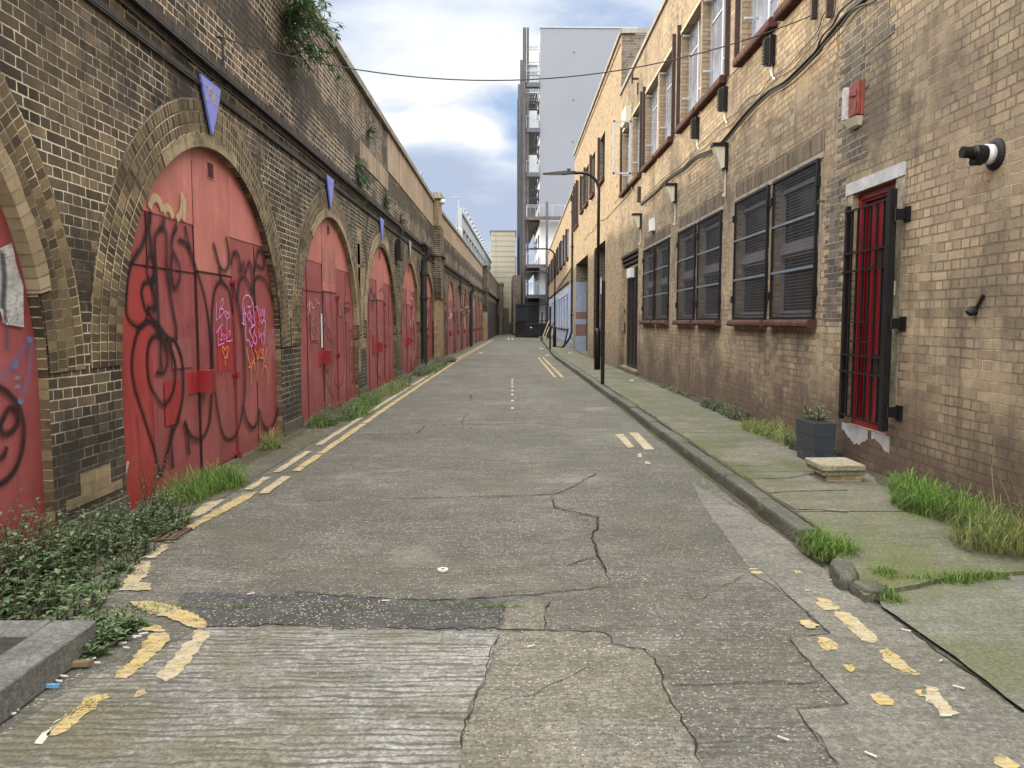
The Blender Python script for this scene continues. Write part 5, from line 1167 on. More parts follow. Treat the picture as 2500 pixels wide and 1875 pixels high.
lightR(1366, 1386, 461, 493, .36, 'farthest wedge shaped wall light beside the black door')
def boxR(px, name, mat, dep, label, cat, extra=None, group=None):
    x0, x1, y0, y1 = [v/.8848 for v in px]; a = onX(x1, y1, XR); c = onX(x0, y1, XR); zt = onX(x1, y0, XR).z
    s1 = a.y + .5*(c.y-a.y); mb = MB(); bxR(mb, a.y, s1, 0, dep, a.z, zt); return setp(mk(name, mb, mat, bevel=.008), label, cat, group)
boxR((1403.5,1415.5,471.5,498), 'junction_box', m_whitepl, .09, 'small white box on the brick wall between the two farther wall lights', 'electrical box')
boxR((1379,1384,403,435), 'junction_box', m_brownwood, .08, 'slim dark box below the first floor windows where the cables start', 'electrical box')
boxR((1348.5,1364.5,229,263), 'junction_box', m_creampl, .18, 'cream box beside the top of the open casement window', 'electrical box')
for px, lb in (((1650,1674,76,147),'nearest knotted black cable terminal under the first floor window'),((1553,1571,187,245),'middle knotted black cable terminal on the right wall'),((1495,1510,253,304),'farthest knotted black cable terminal on the right wall')):
    x1, y0, y1 = px[1]/.8848, px[2]/.8848, px[3]/.8848; a = onX(x1, y1, XR); zt = onX(x1, y0, XR).z; zb = a.z; s = a.y; h = zt-zb
    t = thing('cable_terminal', lb, 'cable terminal', (XR, s, zb), 'cable terminals on the right wall')
    mb = MB(); bxR(mb, s, s+.11, 0, .07, zb+h*.12, zt); mk('back_box', mb, m_black, t)
    mb = MB(); rr = random.Random(int(s*10))
    for k in range(15):
        z = zt-h*.06-k*h*.053; q = .10+.025*(k % 2)
        mb.tube([PR(s+.05,.06,z), PR(s+.06,q,z+.012), PR(s+.10,q+.01,z-.025), PR(s+.07,.06,z-.03)], .012, 5)
    mk('cable_loop', mb, m_cable, t)
    mb = MB()
    for k in (0,1): mb.tube(spline([PR(s+.04+k*.05,.03,zb+h*.14), PR(s+.03+k*.03,.03,zb-.05), PR(s-.03-k*.05,.02,zb-.16)], 5), .006, 5)
    mk('tail', mb, m_whitepl, t)
cR = cropf(1500, 0, 500/1659); cR2 = cropf(2000, 0, 500/1659)
def cableR(pts, r, label, mat=m_cable, off=.02, more=()):
    q = [onX(x, y, XR-off) for x, y in cR(pts)] + [onX(x, y, XR-off) for x, y in cR2(more)]
    mb = MB(); mb.tube(spline(q, 6), r, 6); return setp(mk('cable', mb, mat, smooth=True), label, 'cable', 'cables along the right wall')
bun = [(215,1655),(330,1560),(440,1450),(560,1370),(660,1280),(790,1225),(880,1150),(980,1030),(1080,910),(1160,830),(1250,750),(1370,680),(1450,610),(1540,520),(1640,415)]
cableR(bun, .022, 'thickest black cable bundle swooping up the right wall', more=[(40,330),(120,230),(220,110),(310,40),(390,-30),(480,-120)])
cableR([(x+8,y+12) for x,y in bun], .012, 'black cable hugging the underside of the thick bundle', off=.05, more=[(50,350),(150,240),(260,100),(330,50),(460,0),(600,-150)])
cableR([(x-4,y-14) for x,y in bun], .012, 'black cable hugging the top of the thick bundle', off=.045, more=[(20,300),(110,200),(170,90),(260,10),(330,-60)])
cableR([(235,1600),(300,1540),(400,1440),(520,1350),(640,1230),(700,1170),(800,1070),(900,980),(1000,900),(1080,800),(1180,750),(1260,640),(1400,540),(1500,430),(1640,260)], .006, 'upper thin dark cable above the thick bundle on the right wall', more=[(20,150),(60,60),(40,-30)])
cableR([(240,1640),(310,1580),(420,1460),(540,1370),(650,1250),(740,1190),(860,1060),(960,1000),(1060,870),(1160,800),(1300,650),(1440,560),(1560,420),(1640,330)], .006, 'lower thin dark cable above the thick bundle on the right wall', more=[(10,240),(90,170),(130,60),(130,-40)])
cableR([(0,1640),(80,1560),(170,1440),(350,1250),(520,1080),(640,930),(760,800),(860,690),(960,590),(1100,440),(1220,290),(1400,120),(1500,0),(1560,-60)], .005, 'thin dark cable running just below the first floor sills', off=.015)
cableR([(560,1420)], .004, '', ) if False else None
mb = MB(); mb.tube(spline([onX(x, y, XR-.015) for x, y in cR2([(135,-20),(140,120),(150,300),(150,450),(155,640)])], 5), .005, 5); mb.tube(spline([onX(x, y, XR-.015) for x, y in cR2([(60,480),(95,530),(130,500),(145,430)])], 5), .004, 5)
setp(mk('cable', mb, m_cablegrey), 'thin grey cable hanging straight down towards the red alarm box', 'cable', 'cables along the right wall')
mb = MB(); cz = cropf(1250, 450, 400/1327); mb.tube(spline([onX(x, y, XR-.015) for x, y in cz([(585,455),(620,400),(650,385),(700,300),(760,280),(850,180),(900,130),(960,60),(985,0)])], 5), .008, 5)
setp(mk('cable', mb, m_cable), 'dark cable wandering above the tall openings towards the first wall box', 'cable', 'cables along the right wall')
mb = MB(); a = onX(538, 91, XL+.03); b = onX(1994, 33, XR-.03); mid = onX(1249, 211, .2)
pts = []
L = (b-a)
mid = a.lerp(b, .46); mid.z = CAMZ + (HZ-211)/F*mid.y*1.0
for i in range(33):
    t = i/32; p = a.lerp(b, t); sag = 4*t*(1-t)*((a.z+b.z)/2 - mid.z); p.z -= sag; pts.append(p)
mb.tube(pts, .006, 6); setp(mk('span_cable', mb, m_cable), 'single dark cable slung across the street between the two walls', 'cable')
mb = MB(); mb.tube([(XL, a.y, a.z), (XL+.05, a.y, a.z), (XL+.05, a.y, a.z-.35)], .012, 6); setp(mk('cable_bracket', mb, m_black), 'small black bracket holding the slung cable on the viaduct', 'bracket')
mb = MB(); q = onX(1379/.8848, 170/.8848, XR); mb.box(XR-.16, XR, q.y, q.y+.04, q.z-.02, q.z+.03); mb.box(XR-.18, XR-.14, q.y, q.y+.04, q.z-.12, q.z+.18); mb.tube([(XR-.02,q.y,q.z-.1),(XR-.02,q.y,q.z-.4)], .02, 6)
setp(mk('wall_bracket', mb, m_brownwood), 'brown iron bracket high on the right facade above the windows', 'bracket')
q = onX(1764/.8848, 20/.8848, XR); mb = MB(); mb.box(XR-.06, XR, q.y-.02, q.y+.03, q.z-.1, q.z+.5); mb.box(XR-.07, XR, q.y-.45, q.y-.41, q.z-.25, q.z+.5); setp(mk('shutter_bar', mb, m_brownwood), 'two dark brown upright bars at the top edge beside the slung cable end', 'bar')
# alarm box
a = onX(*cR2([(360,930)])[0], XR); zt = onX(*cR2([(360,645)])[0], XR).z; s = a.y
t = thing('alarm_box', 'faded red and silver alarm box high beside the red door', 'alarm box', (XR, s, a.z))
h = zt-a.z; mb = MB(); bxR(mb, s-.01, s+.20, 0, .03, a.z, zt); bxR(mb, s, s+.19, .03, .065, a.z+.01, zt-.01)
mb.prism([PR(s+.02,.066,a.z+h*.55), PR(s+.17,.066,a.z+h*.62), PR(s+.16,.066,a.z+h*.78), PR(s+.03,.066,a.z+h*.74)], (-.012,0,0)); gr_ = [[(s+.01+.17*i/6, .067+.005*math.sin(i*.6+j*.4), a.z+h*(.05+.42*j/8)) for i in range(7)] for j in range(9)]
for j in range(8):
    for i in range(6): mb.quad(PR(*gr_[j][i]), PR(*gr_[j][i+1]), PR(*gr_[j+1][i+1]), PR(*gr_[j+1][i]))
mk('cover', mb, plain('faded_red_plastic', (.21,.05,.035), .5, nsc=14, var=.3), t, bevel=.006)
mb = MB(); bxR(mb, s+.20, s+.26, .0, .10, a.z+.01, zt-.02); mk('silver_side', mb, plain('peeling_silver', (.45,.43,.45), .5, nsc=20, var=.3), t)
mb = MB(); v = [PR(s,0,a.z-.004), PR(s+.25,0,a.z-.004), PR(s+.25,.1,a.z-.004), PR(s,.07,a.z-.004), PR(s+.03,0,a.z-.09), PR(s+.2,0,a.z-.09), PR(s+.2,.06,a.z-.08), PR(s+.03,.04,a.z-.08)]
mb.add(v, [(0,1,2,3),(7,6,5,4),(0,4,5,1),(1,5,6,2),(2,6,7,3),(3,7,4,0)]); mk('strobe_lens', mb, m_creampl, t)
# flue
q = onX(*cR2([(1430,1250)])[0], XR)
t = thing('boiler_flue', 'black boiler flue with white collar poking out of the near brick wall', 'flue', (XR, q.y, q.z))
mb = MB(); mb.tube([(XR,q.y,q.z),(XR-.012,q.y,q.z),(XR-.03,q.y,q.z)], [.108,.105,.075], 28); mk('wall_plate', mb, m_blackm, t, smooth=True)
mb = MB(); mb.tube([(XR-.028,q.y,q.z),(XR-.075,q.y,q.z)], .068, 24); mk('white_collar', mb, m_whitepl, t, smooth=True)
mb = MB(); mb.tube([(XR-.075,q.y,q.z),(XR-.077,q.y,q.z),(XR-.145,q.y,q.z),(XR-.147,q.y,q.z),(XR-.155,q.y,q.z)], [.058,.062,.062,.058,.052], 24); mb.tube([(XR-.15,q.y,q.z+.012),(XR-.17,q.y,q.z+.012),(XR-.235,q.y,q.z+.014)], [.046,.040,.039], 20); mb.tube([(XR-.10,q.y,q.z-.05),(XR-.17,q.y,q.z-.055)], [.026,.022], 12); mk('pipe', mb, m_black, t)
q = onX(*cropf(2000,400,500/1185)([(905,850)])[0], XR); mb = MB(); mb.tube([(XR,q.y,q.z),(XR-.03,q.y,q.z),(XR-.05,q.y+.0,q.z-.02)], [.035,.035,.028], 14); mb.tube([(XR-.012,q.y-.03,q.z+.02),(XR-.012,q.y-.10,q.z+.11)], .012, 6)
setp(mk('overflow_pipe', mb, m_blackm), 'short black overflow pipe stub low on the near brick wall', 'pipe')
q = onX(*cropf(2000,400,500/1185)([(30,215)])[0], XR); mb = MB(); mb.tube([(XR,q.y,q.z),(XR-.07,q.y,q.z),(XR-.07,q.y,q.z-.03)], .010, 6); setp(mk('wall_hook', mb, m_rust), 'small rusty hook in the brickwork left of the red door', 'hook')
mb = MB(); q = onX(*cropf(2000,400,500/1185)([(437,720)])[0], XR); bxR(mb, q.y-.02, q.y+.02, 0, .03, q.z-.06, q.z+.06); setp(mk('door_bell', mb, m_creampl), 'small cream bell push right of the red door', 'bell push')
# ---------------------------------------------------------------- planter, slabs, platform, grate
p = onZ(*c5([(905,640)])[0], KH); x1 = XR-.09; X0 = onZ(*c5([(785,650)])[0], KH)
a = onZ(*c5([(645,590)])[0], KH)
pt = thing('planter', 'tall slate grey grooved planter box standing by the red door', 'planter', (X0.x+.1, X0.y, KH))
px0, py0 = X0.x, X0.y; pw, pl_, ph = .16, .48, .40
def tap(mb, z0, z1, g=0):
    f = lambda z: .02*(ph-z)/ph + g
    v = []
    for z in (z0, z1):
        e = f(z); v += [(px0+e,py0+e,KH+z),(px0+pw+.06-e,py0+e,KH+z),(px0+pw+.06-e,py0+pl_-e,KH+z),(px0+e,py0+pl_-e,KH+z)]
    mb.add(v, [(0,3,2,1),(4,5,6,7),(0,1,5,4),(1,2,6,5),(2,3,7,6),(3,0,4,7)])
mb = MB(); tap(mb, 0, .13); tap(mb, .13, .134, .005); tap(mb, .134, .265); tap(mb, .265, .269, .005); tap(mb, .269, ph); mk('tub', mb, m_planter, pt)
mb = MB(); mb.box(px0+.02, px0+pw+.04, py0+.02, py0+pl_-.03, KH+ph-.03, KH+ph+.003); mk('soil', mb, m_dirty, pt)
def slabp(c, z0, z1, mat, label, x0, x1, y0, y1, sk=0):
    mb = MB(); mb.prism([(x0,y0,z0),(x1,y0+sk,z0),(x1,y1+sk,z0),(x0,y1,z0)], (0,0,z1-z0)); setp(mk('paving_slab', mb, mat, bevel=.006), label, 'slab', 'slabs stacked as a step below the red door')
q = onZ(*c5([(870,770)])[0], KH); x0, y0 = q.x-.0, q.y
l_ = onZ(*c5([(790,725)])[0], KH)
slabp(0, KH+.055, KH+.097, m_slabst, 'lower paving slab in the stack beside the planter', x0-.01, x0+.36, y0+.02, y0+.40, .02)
slabp(0, KH+.101, KH+.148, m_slabst, 'upper paving slab, topmost of the stack beside the planter', x0-.03, x0+.35, y0-.01, y0+.40, .02)
mb = MB(); mb.box(x0+.02, x0+.33, y0+.04, y0+.30, KH, KH+.052); setp(mk('brick_support', mb, m_palebrick), 'dark bricks holding up the paving slab stack', 'bricks')
t = thing('raised_platform', 'raised concrete edged platform at the lower left corner', 'platform', (-2.4, 3, 0))
e = onZ(237, 1512, .14); ex, ey = e.x, e.y
mb = MB(); mb.box(-2.93, ex-.20, -1, ey-.17, 0, .128); mk('asphalt_top', mb, m_mat, t)
mb = MB(); mb.box(ex-.20, ex, -1, ey, 0, .14); mb.box(-2.93, ex-.205, ey-.17, ey, 0, .14); mk('concrete_edging', mb, m_plat, t, bevel=.012)
g0 = onZ(370, 1310); gr = thing('drain_grate', 'rusty iron drain grate set in the left gutter', 'drain grate', (g0.x, g0.y, 0))
mb = MB(); gx0, gx1, gy0, gy1 = g0.x-.17, g0.x+.22, g0.y-.14, g0.y+.16
mb.box(gx0, gx1, gy0, gy0+.02, .006, .022); mb.box(gx0, gx1, gy1-.02, gy1, .006, .022); mb.box(gx0, gx0+.02, gy0+.02, gy1-.02, .006, .022); mb.box(gx1-.02, gx1, gy0+.02, gy1-.02, .006, .022)
for k in range(7): mb.prism([(gx0+.03+k*.05,gy0+.02,.008),(gx0+.055+k*.05,gy0+.02,.008),(gx0+.055+k*.05,gy1-.02,.008),(gx0+.03+k*.05,gy1-.02,.008)], (0,0,.012))
mk('bars', mb, m_rust, gr); mb = MB(); mb.quad((gx0+.02,gy0+.02,.0075),(gx1-.02,gy0+.02,.0075),(gx1-.02,gy1-.02,.0075),(gx0+.02,gy1-.02,.0075)); mk('pit', mb, m_dirty, gr)
q = onZ(*c6([(703,361)])[0]); mb = MB(); n = 20
for k in range(n):
    a0, a1 = 6.2832*k/n, 6.2832*(k+1)/n; f = lambda r, a, z: (q.x+r*math.cos(a), q.y+r*math.sin(a), z)
    mb.quad(f(.012,a0,.018), f(.012,a1,.018), f(.032,a1,.018), f(.032,a0,.018)); mb.quad(f(.032,a0,.018), f(.032,a1,.018), f(.032,a1,.006), f(.032,a0,.006))
setp(mk('metal_washer', mb, m_butt), 'pale flat washer lying alone on the road', 'washer')
# ---------------------------------------------------------------- things on the viaduct
SG = [('blue triangular number sign, nearest, above the second red arch', 7.41, 7.90, 7.66), ('blue triangular sign above the third red arch', None, None, 12.62), ('blue triangular sign above the fourth red arch', None, None, 17.6), ('pale triangular sign above the fifth red arch', None, None, 22.5)]
for i, (lb, _, _, c) in enumerate(SG):
    t = thing('number_sign', lb, 'sign', (XL, c, 3.32), 'triangular number signs over the arches'); X = XL+.03
    mb = MB(); mb.prism([(X,c-.25,3.81),(X,c+.25,3.81),(X,c+.21,3.68),(X,c+.02,3.32),(X,c-.005,3.32)], (.02,0,0)); mk('panel', mb, m_blue if i < 3 else m_steellight, t)
    mb = MB(); mb.prism([(X-.03,c-.25,3.80),(X-.03,c+.24,3.80),(X-.03,c+.01,3.33)], (.028,0,0)); mk('backing_board', mb, m_blackm, t)
    if i == 0:
        cu = bpy.data.curves.new('num', 'FONT'); cu.body = '296'; cu.size = .235; cu.extrude = .0008; cu.space_character = .9
        to = bpy.data.objects.new('num', cu); dg = bpy.context.evaluated_depsgraph_get(); me = bpy.data.meshes.new_from_object(to)
        me.transform(Matrix(((0,0,1,X+.0215),(1,0,0,c-.165),(0,1,0,3.60),(0,0,0,1)))); me.materials.clear(); me.materials.append(m_mustard)
        me.name = 'number'; o = bpy.data.objects.new('number', me); COL.objects.link(o); o.parent = t; o.matrix_parent_inverse = Matrix.Translation(-world(t)); bpy.data.objects.remove(to)
cH = cropf(600, 250, 600/1422)
q = onX(*cH([(893,855)])[0], XL+.1)
t = thing('floodlight', 'black floodlight on the viaduct above and beyond the fourth arch', 'floodlight', (XL, q.y, q.z-.2)); mb = MB(); mb.box(XL+.05, XL+.16, q.y-.3, q.y+.25, q.z-.25, q.z+.25)
for k in range(5): mb.box(XL+.02, XL+.05, q.y-.25+k*.1, q.y-.22+k*.1, q.z-.22, q.z+.22)
mk('housing', mb, m_black, t); mb = MB(); mb.tube(spline([(XL+.08,q.y+.1,q.z+.25),(XL+.15,q.y+.2,q.z+.5),(XL+.03,q.y+.35,q.z+.7)], 5), .012, 5); mk('lead', mb, m_cable, t)
def pipeL(y, z1, label, r=.085, zb=0):
    mb = MB(); x = PL(y,0,0)[0]; mb.tube([(x,y+.0,z1+.25),(x+.18,y,z1+.25),(x+.30,y,z1+.12),(x+.28,y,z1-.1),(x+.14,y,z1-.3),(x+.13,y,z1-.7),(x+.13,y,zb+gz(y))], r, 12)
    for z in (1.2, 2.2, z1-.75): mb.tube([(x+.13,y,z),(x+.13,y,z+.09)], r*1.25, 12)
    setp(mk('drainpipe', mb, m_pipe, smooth=False), label, 'drainpipe', 'tarred drainpipes on the viaduct')
pipeL(25.2, 3.75, 'nearest thick tarred drainpipe with a swan neck on the viaduct', .10)
pipeL(49.0, 3.6, 'second tarred drainpipe halfway along the far viaduct arches', .10)
pipeL(67.6, 3.3, 'far tarred drainpipe beyond the last red arch', .06)
mb = MB(); x = PL(42,0,0)[0]; mb.tube([(x+.06,42,4.0),(x+.06,42,2.9)], .06, 8); setp(mk('drainpipe', mb, m_pipe), 'short stub of pipe hanging above the ninth arch', 'drainpipe', 'tarred drainpipes on the viaduct')
for i, (z, r, s0, lb) in enumerate(((3.87,.007,-3,'upper thin cable running along the viaduct below the string course'),(3.72,.006,-3,'lower thin cable running along the viaduct above the arches'),(3.95,.015,-3,'thick dark cable tucked under the string course'))):
    mb = MB(); rr = random.Random(i); pts = [PL(s0+k*1.5,.045+(.02 if i == 2 else 0), z+rr.uniform(-.012,.012)) for k in range(43)]; mb.tube(pts, r, 6); setp(mk('cable', mb, m_cable), lb, 'cable', 'cables along the viaduct')
mb = MB(); mb.tube([PL(7.72,.03,4.0), PL(7.72,.03,3.80)], .008, 5); setp(mk('cable', mb, m_cable), 'short cable dropping to the nearest blue triangular sign', 'cable', 'cables along the viaduct')
q = PL(30.2, .3, 6.05); t = thing('bulkhead_lamp', 'small white lamp on the pilaster under its cap', 'lamp', q); mb = MB()
mb.tube([(q[0]-.1,q[1]-.4,q[2]),(q[0]+.06,q[1]-.4,q[2]),(q[0]+.12,q[1]-.4,q[2]-.02),(q[0]+.14,q[1]-.4,q[2]-.03)], [.05,.09,.09,.03], 12); mk('globe', mb, m_whitepl, t, smooth=True)
b_ = PL(41.2,.35,2.05); mb = MB(); rr = random.Random(2)
mb.tube([(b_[0]-.35,b_[1],b_[2]+1.0),(b_[0],b_[1],b_[2]+.9),(b_[0],b_[1],b_[2]+.2)], .03, 6); t = thing('hanging_basket', 'dark hanging basket of dry plants on a bracket by a far arch', 'hanging basket', b_); mk('bracket', mb, m_black, t)
mb = MB()
for k in range(160):
    d = Vector((rr.gauss(0,1), rr.gauss(0,1), rr.gauss(0,1))).normalized()*.3*rr.uniform(.5,1); c = Vector(b_)+d; a = Vector((rr.uniform(-1,1), rr.uniform(-1,1), rr.uniform(-1,1)))*.06; bb = a.orthogonal().normalized()*.04
    mb.add([c-a, c+bb, c+a, c-bb], [(0,1,2,3)])
mk('foliage', mb, m_straw, t)
# ================================================================ plants
def leaf(mb, p, d, up, L, w):
    d = d.normalized(); s = d.cross(up)
    s = s.normalized() if s.length > 1e-4 else d.orthogonal().normalized(); n = s.cross(d)
    m = p + d*L*.45
    mb.add([p, m + s*w/2 + n*w*.18, p + d*L - n*L*.12, m - s*w/2 + n*w*.18, m], [(0,1,4),(1,2,4),(2,3,4),(3,0,4)])
def stemplant(ml, ms, base, h, lean, nl, L, rnd, w=.55, droop=0.0, tip=1.0):
    pts = []; p = Vector(base); d = Vector((lean[0], lean[1], 1)).normalized(); n = 6
    for i in range(n+1):
        pts.append(p.copy()); d = (d + Vector((rnd.gauss(0,.10), rnd.gauss(0,.10), -droop*(i/n)))).normalized(); p = p + d*h/n
    ms.tube(pts, [max(.0015, .004*(1-i/n)+.0012) for i in range(n+1)], 4, caps=False)
    for i in range(nl):
        t = .12 + .88*(i/max(1,nl-1)); k = min(n-1, int(t*n)); q = pts[k].lerp(pts[k+1], t*n-k); a = i*2.4 + rnd.uniform(-.6,.6)
        dd = Vector((math.cos(a), math.sin(a), rnd.uniform(.0,.75))); s = L*(1-.45*t*tip)*rnd.choice((.45,.7,.9,1.1,1.35))
        leaf(ml, q, dd, Vector((0,0,1)), s, s*w)
def weeds(label, regions, n, hr, L, mat, seed, cat='weeds', zf=0.0, nl=(9,16), leanx=.25, clumpname='weed_clump', group=None, zbase=None):
    rnd = random.Random(seed); ml, ms = MB(), MB()
    for i in range(n):
        (x0, y0, rx, ry, hm) = rnd.choice(regions); a = rnd.uniform(0, 6.283); r = math.sqrt(rnd.random())
        x = x0+rx*r*math.cos(a); y = y0+ry*r*math.sin(a)
        if x < XL+.0 + bend(y): x = XL+.02 + bend(y) + rnd.uniform(0,.05)
        if x > XR-.02: x = XR-.03
        zz = (gz(y) if zbase is None else zbase) + zf; h = rnd.uniform(*hr)*hm*(1-.45*r)
        stemplant(ml, ms, (x, y, zz), h, (rnd.gauss(0,.25)+leanx*.5, rnd.gauss(0,.3)), rnd.randint(*nl), L, rnd)
    xs = [v[0] for v in ml.v]; ys = [v[1] for v in ml.v]
    t = thing(clumpname, label, cat, ((min(xs)+max(xs))/2, (min(ys)+max(ys))/2, gz(min(ys))), group)
    mk('leaves', ml, mat, t); mk('stems', ms, m_stem, t); return t
def grass(label, regions, n, hr, seed, mat=None, mats=(None,), zbase=0.0, cat='grass', name='grass_tuft', group=None, dry=.12):
    rnd = random.Random(seed); mb, md = MB(), MB()
    for i in range(n):
        (x0, y0, rx, ry, hm) = rnd.choice(regions); a = rnd.uniform(0, 6.283); r = math.sqrt(rnd.random())
        x = x0+rx*r*math.cos(a); y = y0+ry*r*math.sin(a); x = min(x, XR-.01); x = max(x, XL+.0+bend(y)-.03)
        h = rnd.uniform(*hr)*hm*(1-.45*r*r)*rnd.choice((.45,.7,1,1)); w = rnd.uniform(.0025,.0055)*(1.0 + y*.04); az = rnd.uniform(0,6.283); ld = Vector((math.cos(az), math.sin(az), 0)); s = ld.cross(Vector((0,0,1)))
        ln = rnd.uniform(.25,1.5)*h; p0 = Vector((x,y,zbase+gz(y))); tgt = md if rnd.random() < dry else mb
        if tgt is md: ln = h*rnd.uniform(.7,1.3); h *= .55
        p1 = p0 + Vector((0,0,h*.5)) + ld*ln*.18; p2 = p0 + Vector((0,0,h*.85)) + ld*ln*.55; p3 = p0 + Vector((0,0,h*.95 if ln < .5*h else (h*.72 if ln < 1.0*h else h*.45))) + ld*ln
        tgt.add([p0-s*w/2, p0+s*w/2, p1+s*w*.45, p1-s*w*.45, p2+s*w*.3, p2-s*w*.3, p3], [(0,1,2,3),(3,2,4,5),(5,4,6)])
    if not mb.v: return
    xs = [v[0] for v in mb.v]; ys = [v[1] for v in mb.v]
    t = thing(name, label, cat, ((min(xs)+max(xs))/2, (min(ys)+max(ys))/2, zbase), group)
    mk('blades', mb, mat or m_grass, t); 
    if md.v: mk('dry_blades', md, m_straw, t)
g = 'weeds growing along the foot of the arches'
weeds('big nettle like clump filling the lower left corner before the first door', [(-2.75,3.95,.35,.55,1.0),(-2.85,4.15,.2,.3,1.35),(-2.5,3.75,.4,.3,.7),(-2.75,4.4,.25,.4,1.1)], 270, (.20,.55), .062, m_leaf, 1, group=g)
weeds('leafy clump against the pier between the first and second doors', [(-2.75,5.1,.28,.45,.9),(-2.6,4.7,.35,.35,.8),(-2.55,5.5,.22,.3,.8)], 250, (.16,.46), .052, m_leaf, 2, group=g)
weeds('sprawling low leaves between the gutter and the raised platform', [(-2.4,3.95,.22,.35,.55),(-2.4,4.3,.18,.3,.5),(-1.95,3.62,.16,.13,.55),(-1.9,3.45,.08,.15,.5)], 200, (.10,.28), .046, m_leaf, 3, group=g)
weeds('tall seeding stalk against the bright red strip of the second door', [(-2.86,6.0,.03,.08,1)], 5, (.62,.78), .030, m_leaf2, 4, nl=(30,40), leanx=0, group=g)
weeds('tall leafy shoot in front of the first red door', [(-2.62,4.35,.03,.04,1)], 2, (.6,.72), .05, m_leaf, 14, nl=(16,20), leanx=0, group=g)
grass('bright grass tuft at the foot of the second red door', [(-2.72,6.45,.2,.42,1.0),(-2.62,6.9,.2,.3,.9)], 1500, (.14,.34), 5, group=g)
grass('small grass tuft at the right end of the second door', [(-2.82,8.95,.10,.16,1)], 300, (.14,.32), 6, mat=m_grassy, group=g)
weeds('grey green clump against the left half of the third door', [(-2.65,11.9,.28,.75,.9),(-2.72,11.0,.2,.3,.7)], 170, (.18,.46), .055, m_leaf2, 7, group=g)
grass('grass around the clump at the third door', [(-2.5,12.3,.25,.9,1),(-2.6,13.9,.25,.7,.9),(-2.7,11.0,.2,.4,.8)], 1700, (.12,.3), 8, group=g)
weeds('clump at the pier between the third and fourth doors', [(-2.65,13.8,.22,.6,.8),(-2.7,14.9,.2,.5,.9)], 110, (.15,.36), .055, m_leaf, 9, group=g)
weeds('clump along the fourth door', [(-2.65,17.5,.22,1.0,.7),(-2.68,19.3,.2,.8,.8)], 110, (.15,.4), .065, m_leaf2, 10, group=g)
grass('grass along the fourth door', [(-2.55,16.8,.25,1.8,.9)], 900, (.12,.3), 11, mat=m_grassy, group=g)
weeds('thick clump spreading past the drainpipe at the fifth and sixth doors', [(-2.6,23.0,.25,1.8,1.1),(-2.55,27.0,.3,2.2,1.1),(-2.4,29.8,.25,.8,.9)], 330, (.2,.5), .085, m_leaf2, 12, group=g)
grass('grass edging the thick clump at the fifth and sixth doors', [(-2.4,24.5,.22,3.5,.8)], 700, (.12,.3), 13, group=g)
# soil washed up against the wall feet and into the gutters
def dirt(name, f0, f1, y0, y1, seed, z, amp):
    rr = random.Random(seed); mb = MB(); n = int((y1-y0)/.1); w = [rr.uniform(.3, 1) for _ in range(n+2)]
    w = [(w[i]+w[max(0,i-1)]+w[min(n+1,i+1)])/3 for i in range(n+2)]
    for i in range(n):
        a, b = y0+i*.1, y0+(i+1)*.1
        mb.quad((f0(a),a,gz(a)+z), (f0(a)+amp*w[i]*f1,a,gz(a)+z), (f0(b)+amp*w[i+1]*f1,b,gz(b)+z), (f0(b),b,gz(b)+z))
    mk(name, mb, m_soil, kind='stuff')
dirt('soil', lambda y: XL+bend(y), 1, 3.4, 50, 1, .010, .26); dirt('soil', lambda y: XR+bendR(y), -1, 4.9, 40, 2, KH+.004, .22)
dirt('gutter_dirt', lambda y: XK+bend(y)+.01, -1, 4.6, 45, 3, .0050, .07); dirt('gutter_dirt', lambda y: XK+.126+bend(y), 1, 5.0, 40, 4, KH+.0035, .06)
# dry litter of stems on the verge
rn = random.Random(6); mb = MB()
for i in range(240):
    y = rn.choice([rn.uniform(4.2,5.6), rn.uniform(8.8,10.6), rn.uniform(10.0,11.2)]); x = rn.uniform(-2.9,-2.35); a = rn.uniform(0,6.28); L = rn.uniform(.05,.28)
    q = [Vector((x,y,.012)), Vector((x+L*.5*math.cos(a), y+L*.5*math.sin(a), rn.uniform(.015,.07))), Vector((x+L*math.cos(a+.3), y+L*math.sin(a+.3), .012))]
    mb.ribbon(q, .004, (0,0,1))
mk('dry_debris', mb, m_straw, kind='stuff')
g2 = 'grass and weeds along the right hand wall'
def gR(x, y): return onZ(x, y, KH)
grass('tall bright grass against the wall right of the slab stack', [(3.12,5.45,.2,.45,1.1),(3.2,6.0,.14,.3,.9),(3.0,5.6,.14,.25,.8)], 2600, (.14,.30), 20, zbase=KH, group=g2)
grass('yellowing sprawling grass at the near right corner of the pavement', [(3.05,4.75,.25,.22,1),(3.2,5.0,.15,.3,1.2)], 1700, (.12,.28), 21, mat=m_grassy, zbase=KH-.03, group=g2, dry=.3)
q = onZ(2010, 1345, .02)
grass('dark green grass bursting from the gap in the kerb', [(1.97,4.78,.10,.20,1),(2.05,4.7,.09,.12,.9)], 1100, (.10,.23), 22, zbase=.03, group=g2)
grass('short grass line where the pavement drops to the driveway', [(2.45,4.27,.25,.05,.8),(2.7,4.33,.2,.04,.7),(2.15,4.32,.08,.08,1)], 900, (.05,.13), 23, zbase=.02, group=g2)
grass('little grass tuft beside the kerb end on the road', [(2.02,4.02,.08,.10,1)], 220, (.04,.11), 24, zbase=.01, group=g2)
grass('short grass sprigs in the kerb joints', [(1.93,5.75,.02,.05,1),(2.08,6.1,.03,.1,.8),(1.95,7.1,.03,.08,1),(1.93,8.3,.03,.06,.9),(2.05,7.6,.03,.2,.6)], 260, (.05,.11), 25, zbase=.06, mat=m_grassy, group=g2)
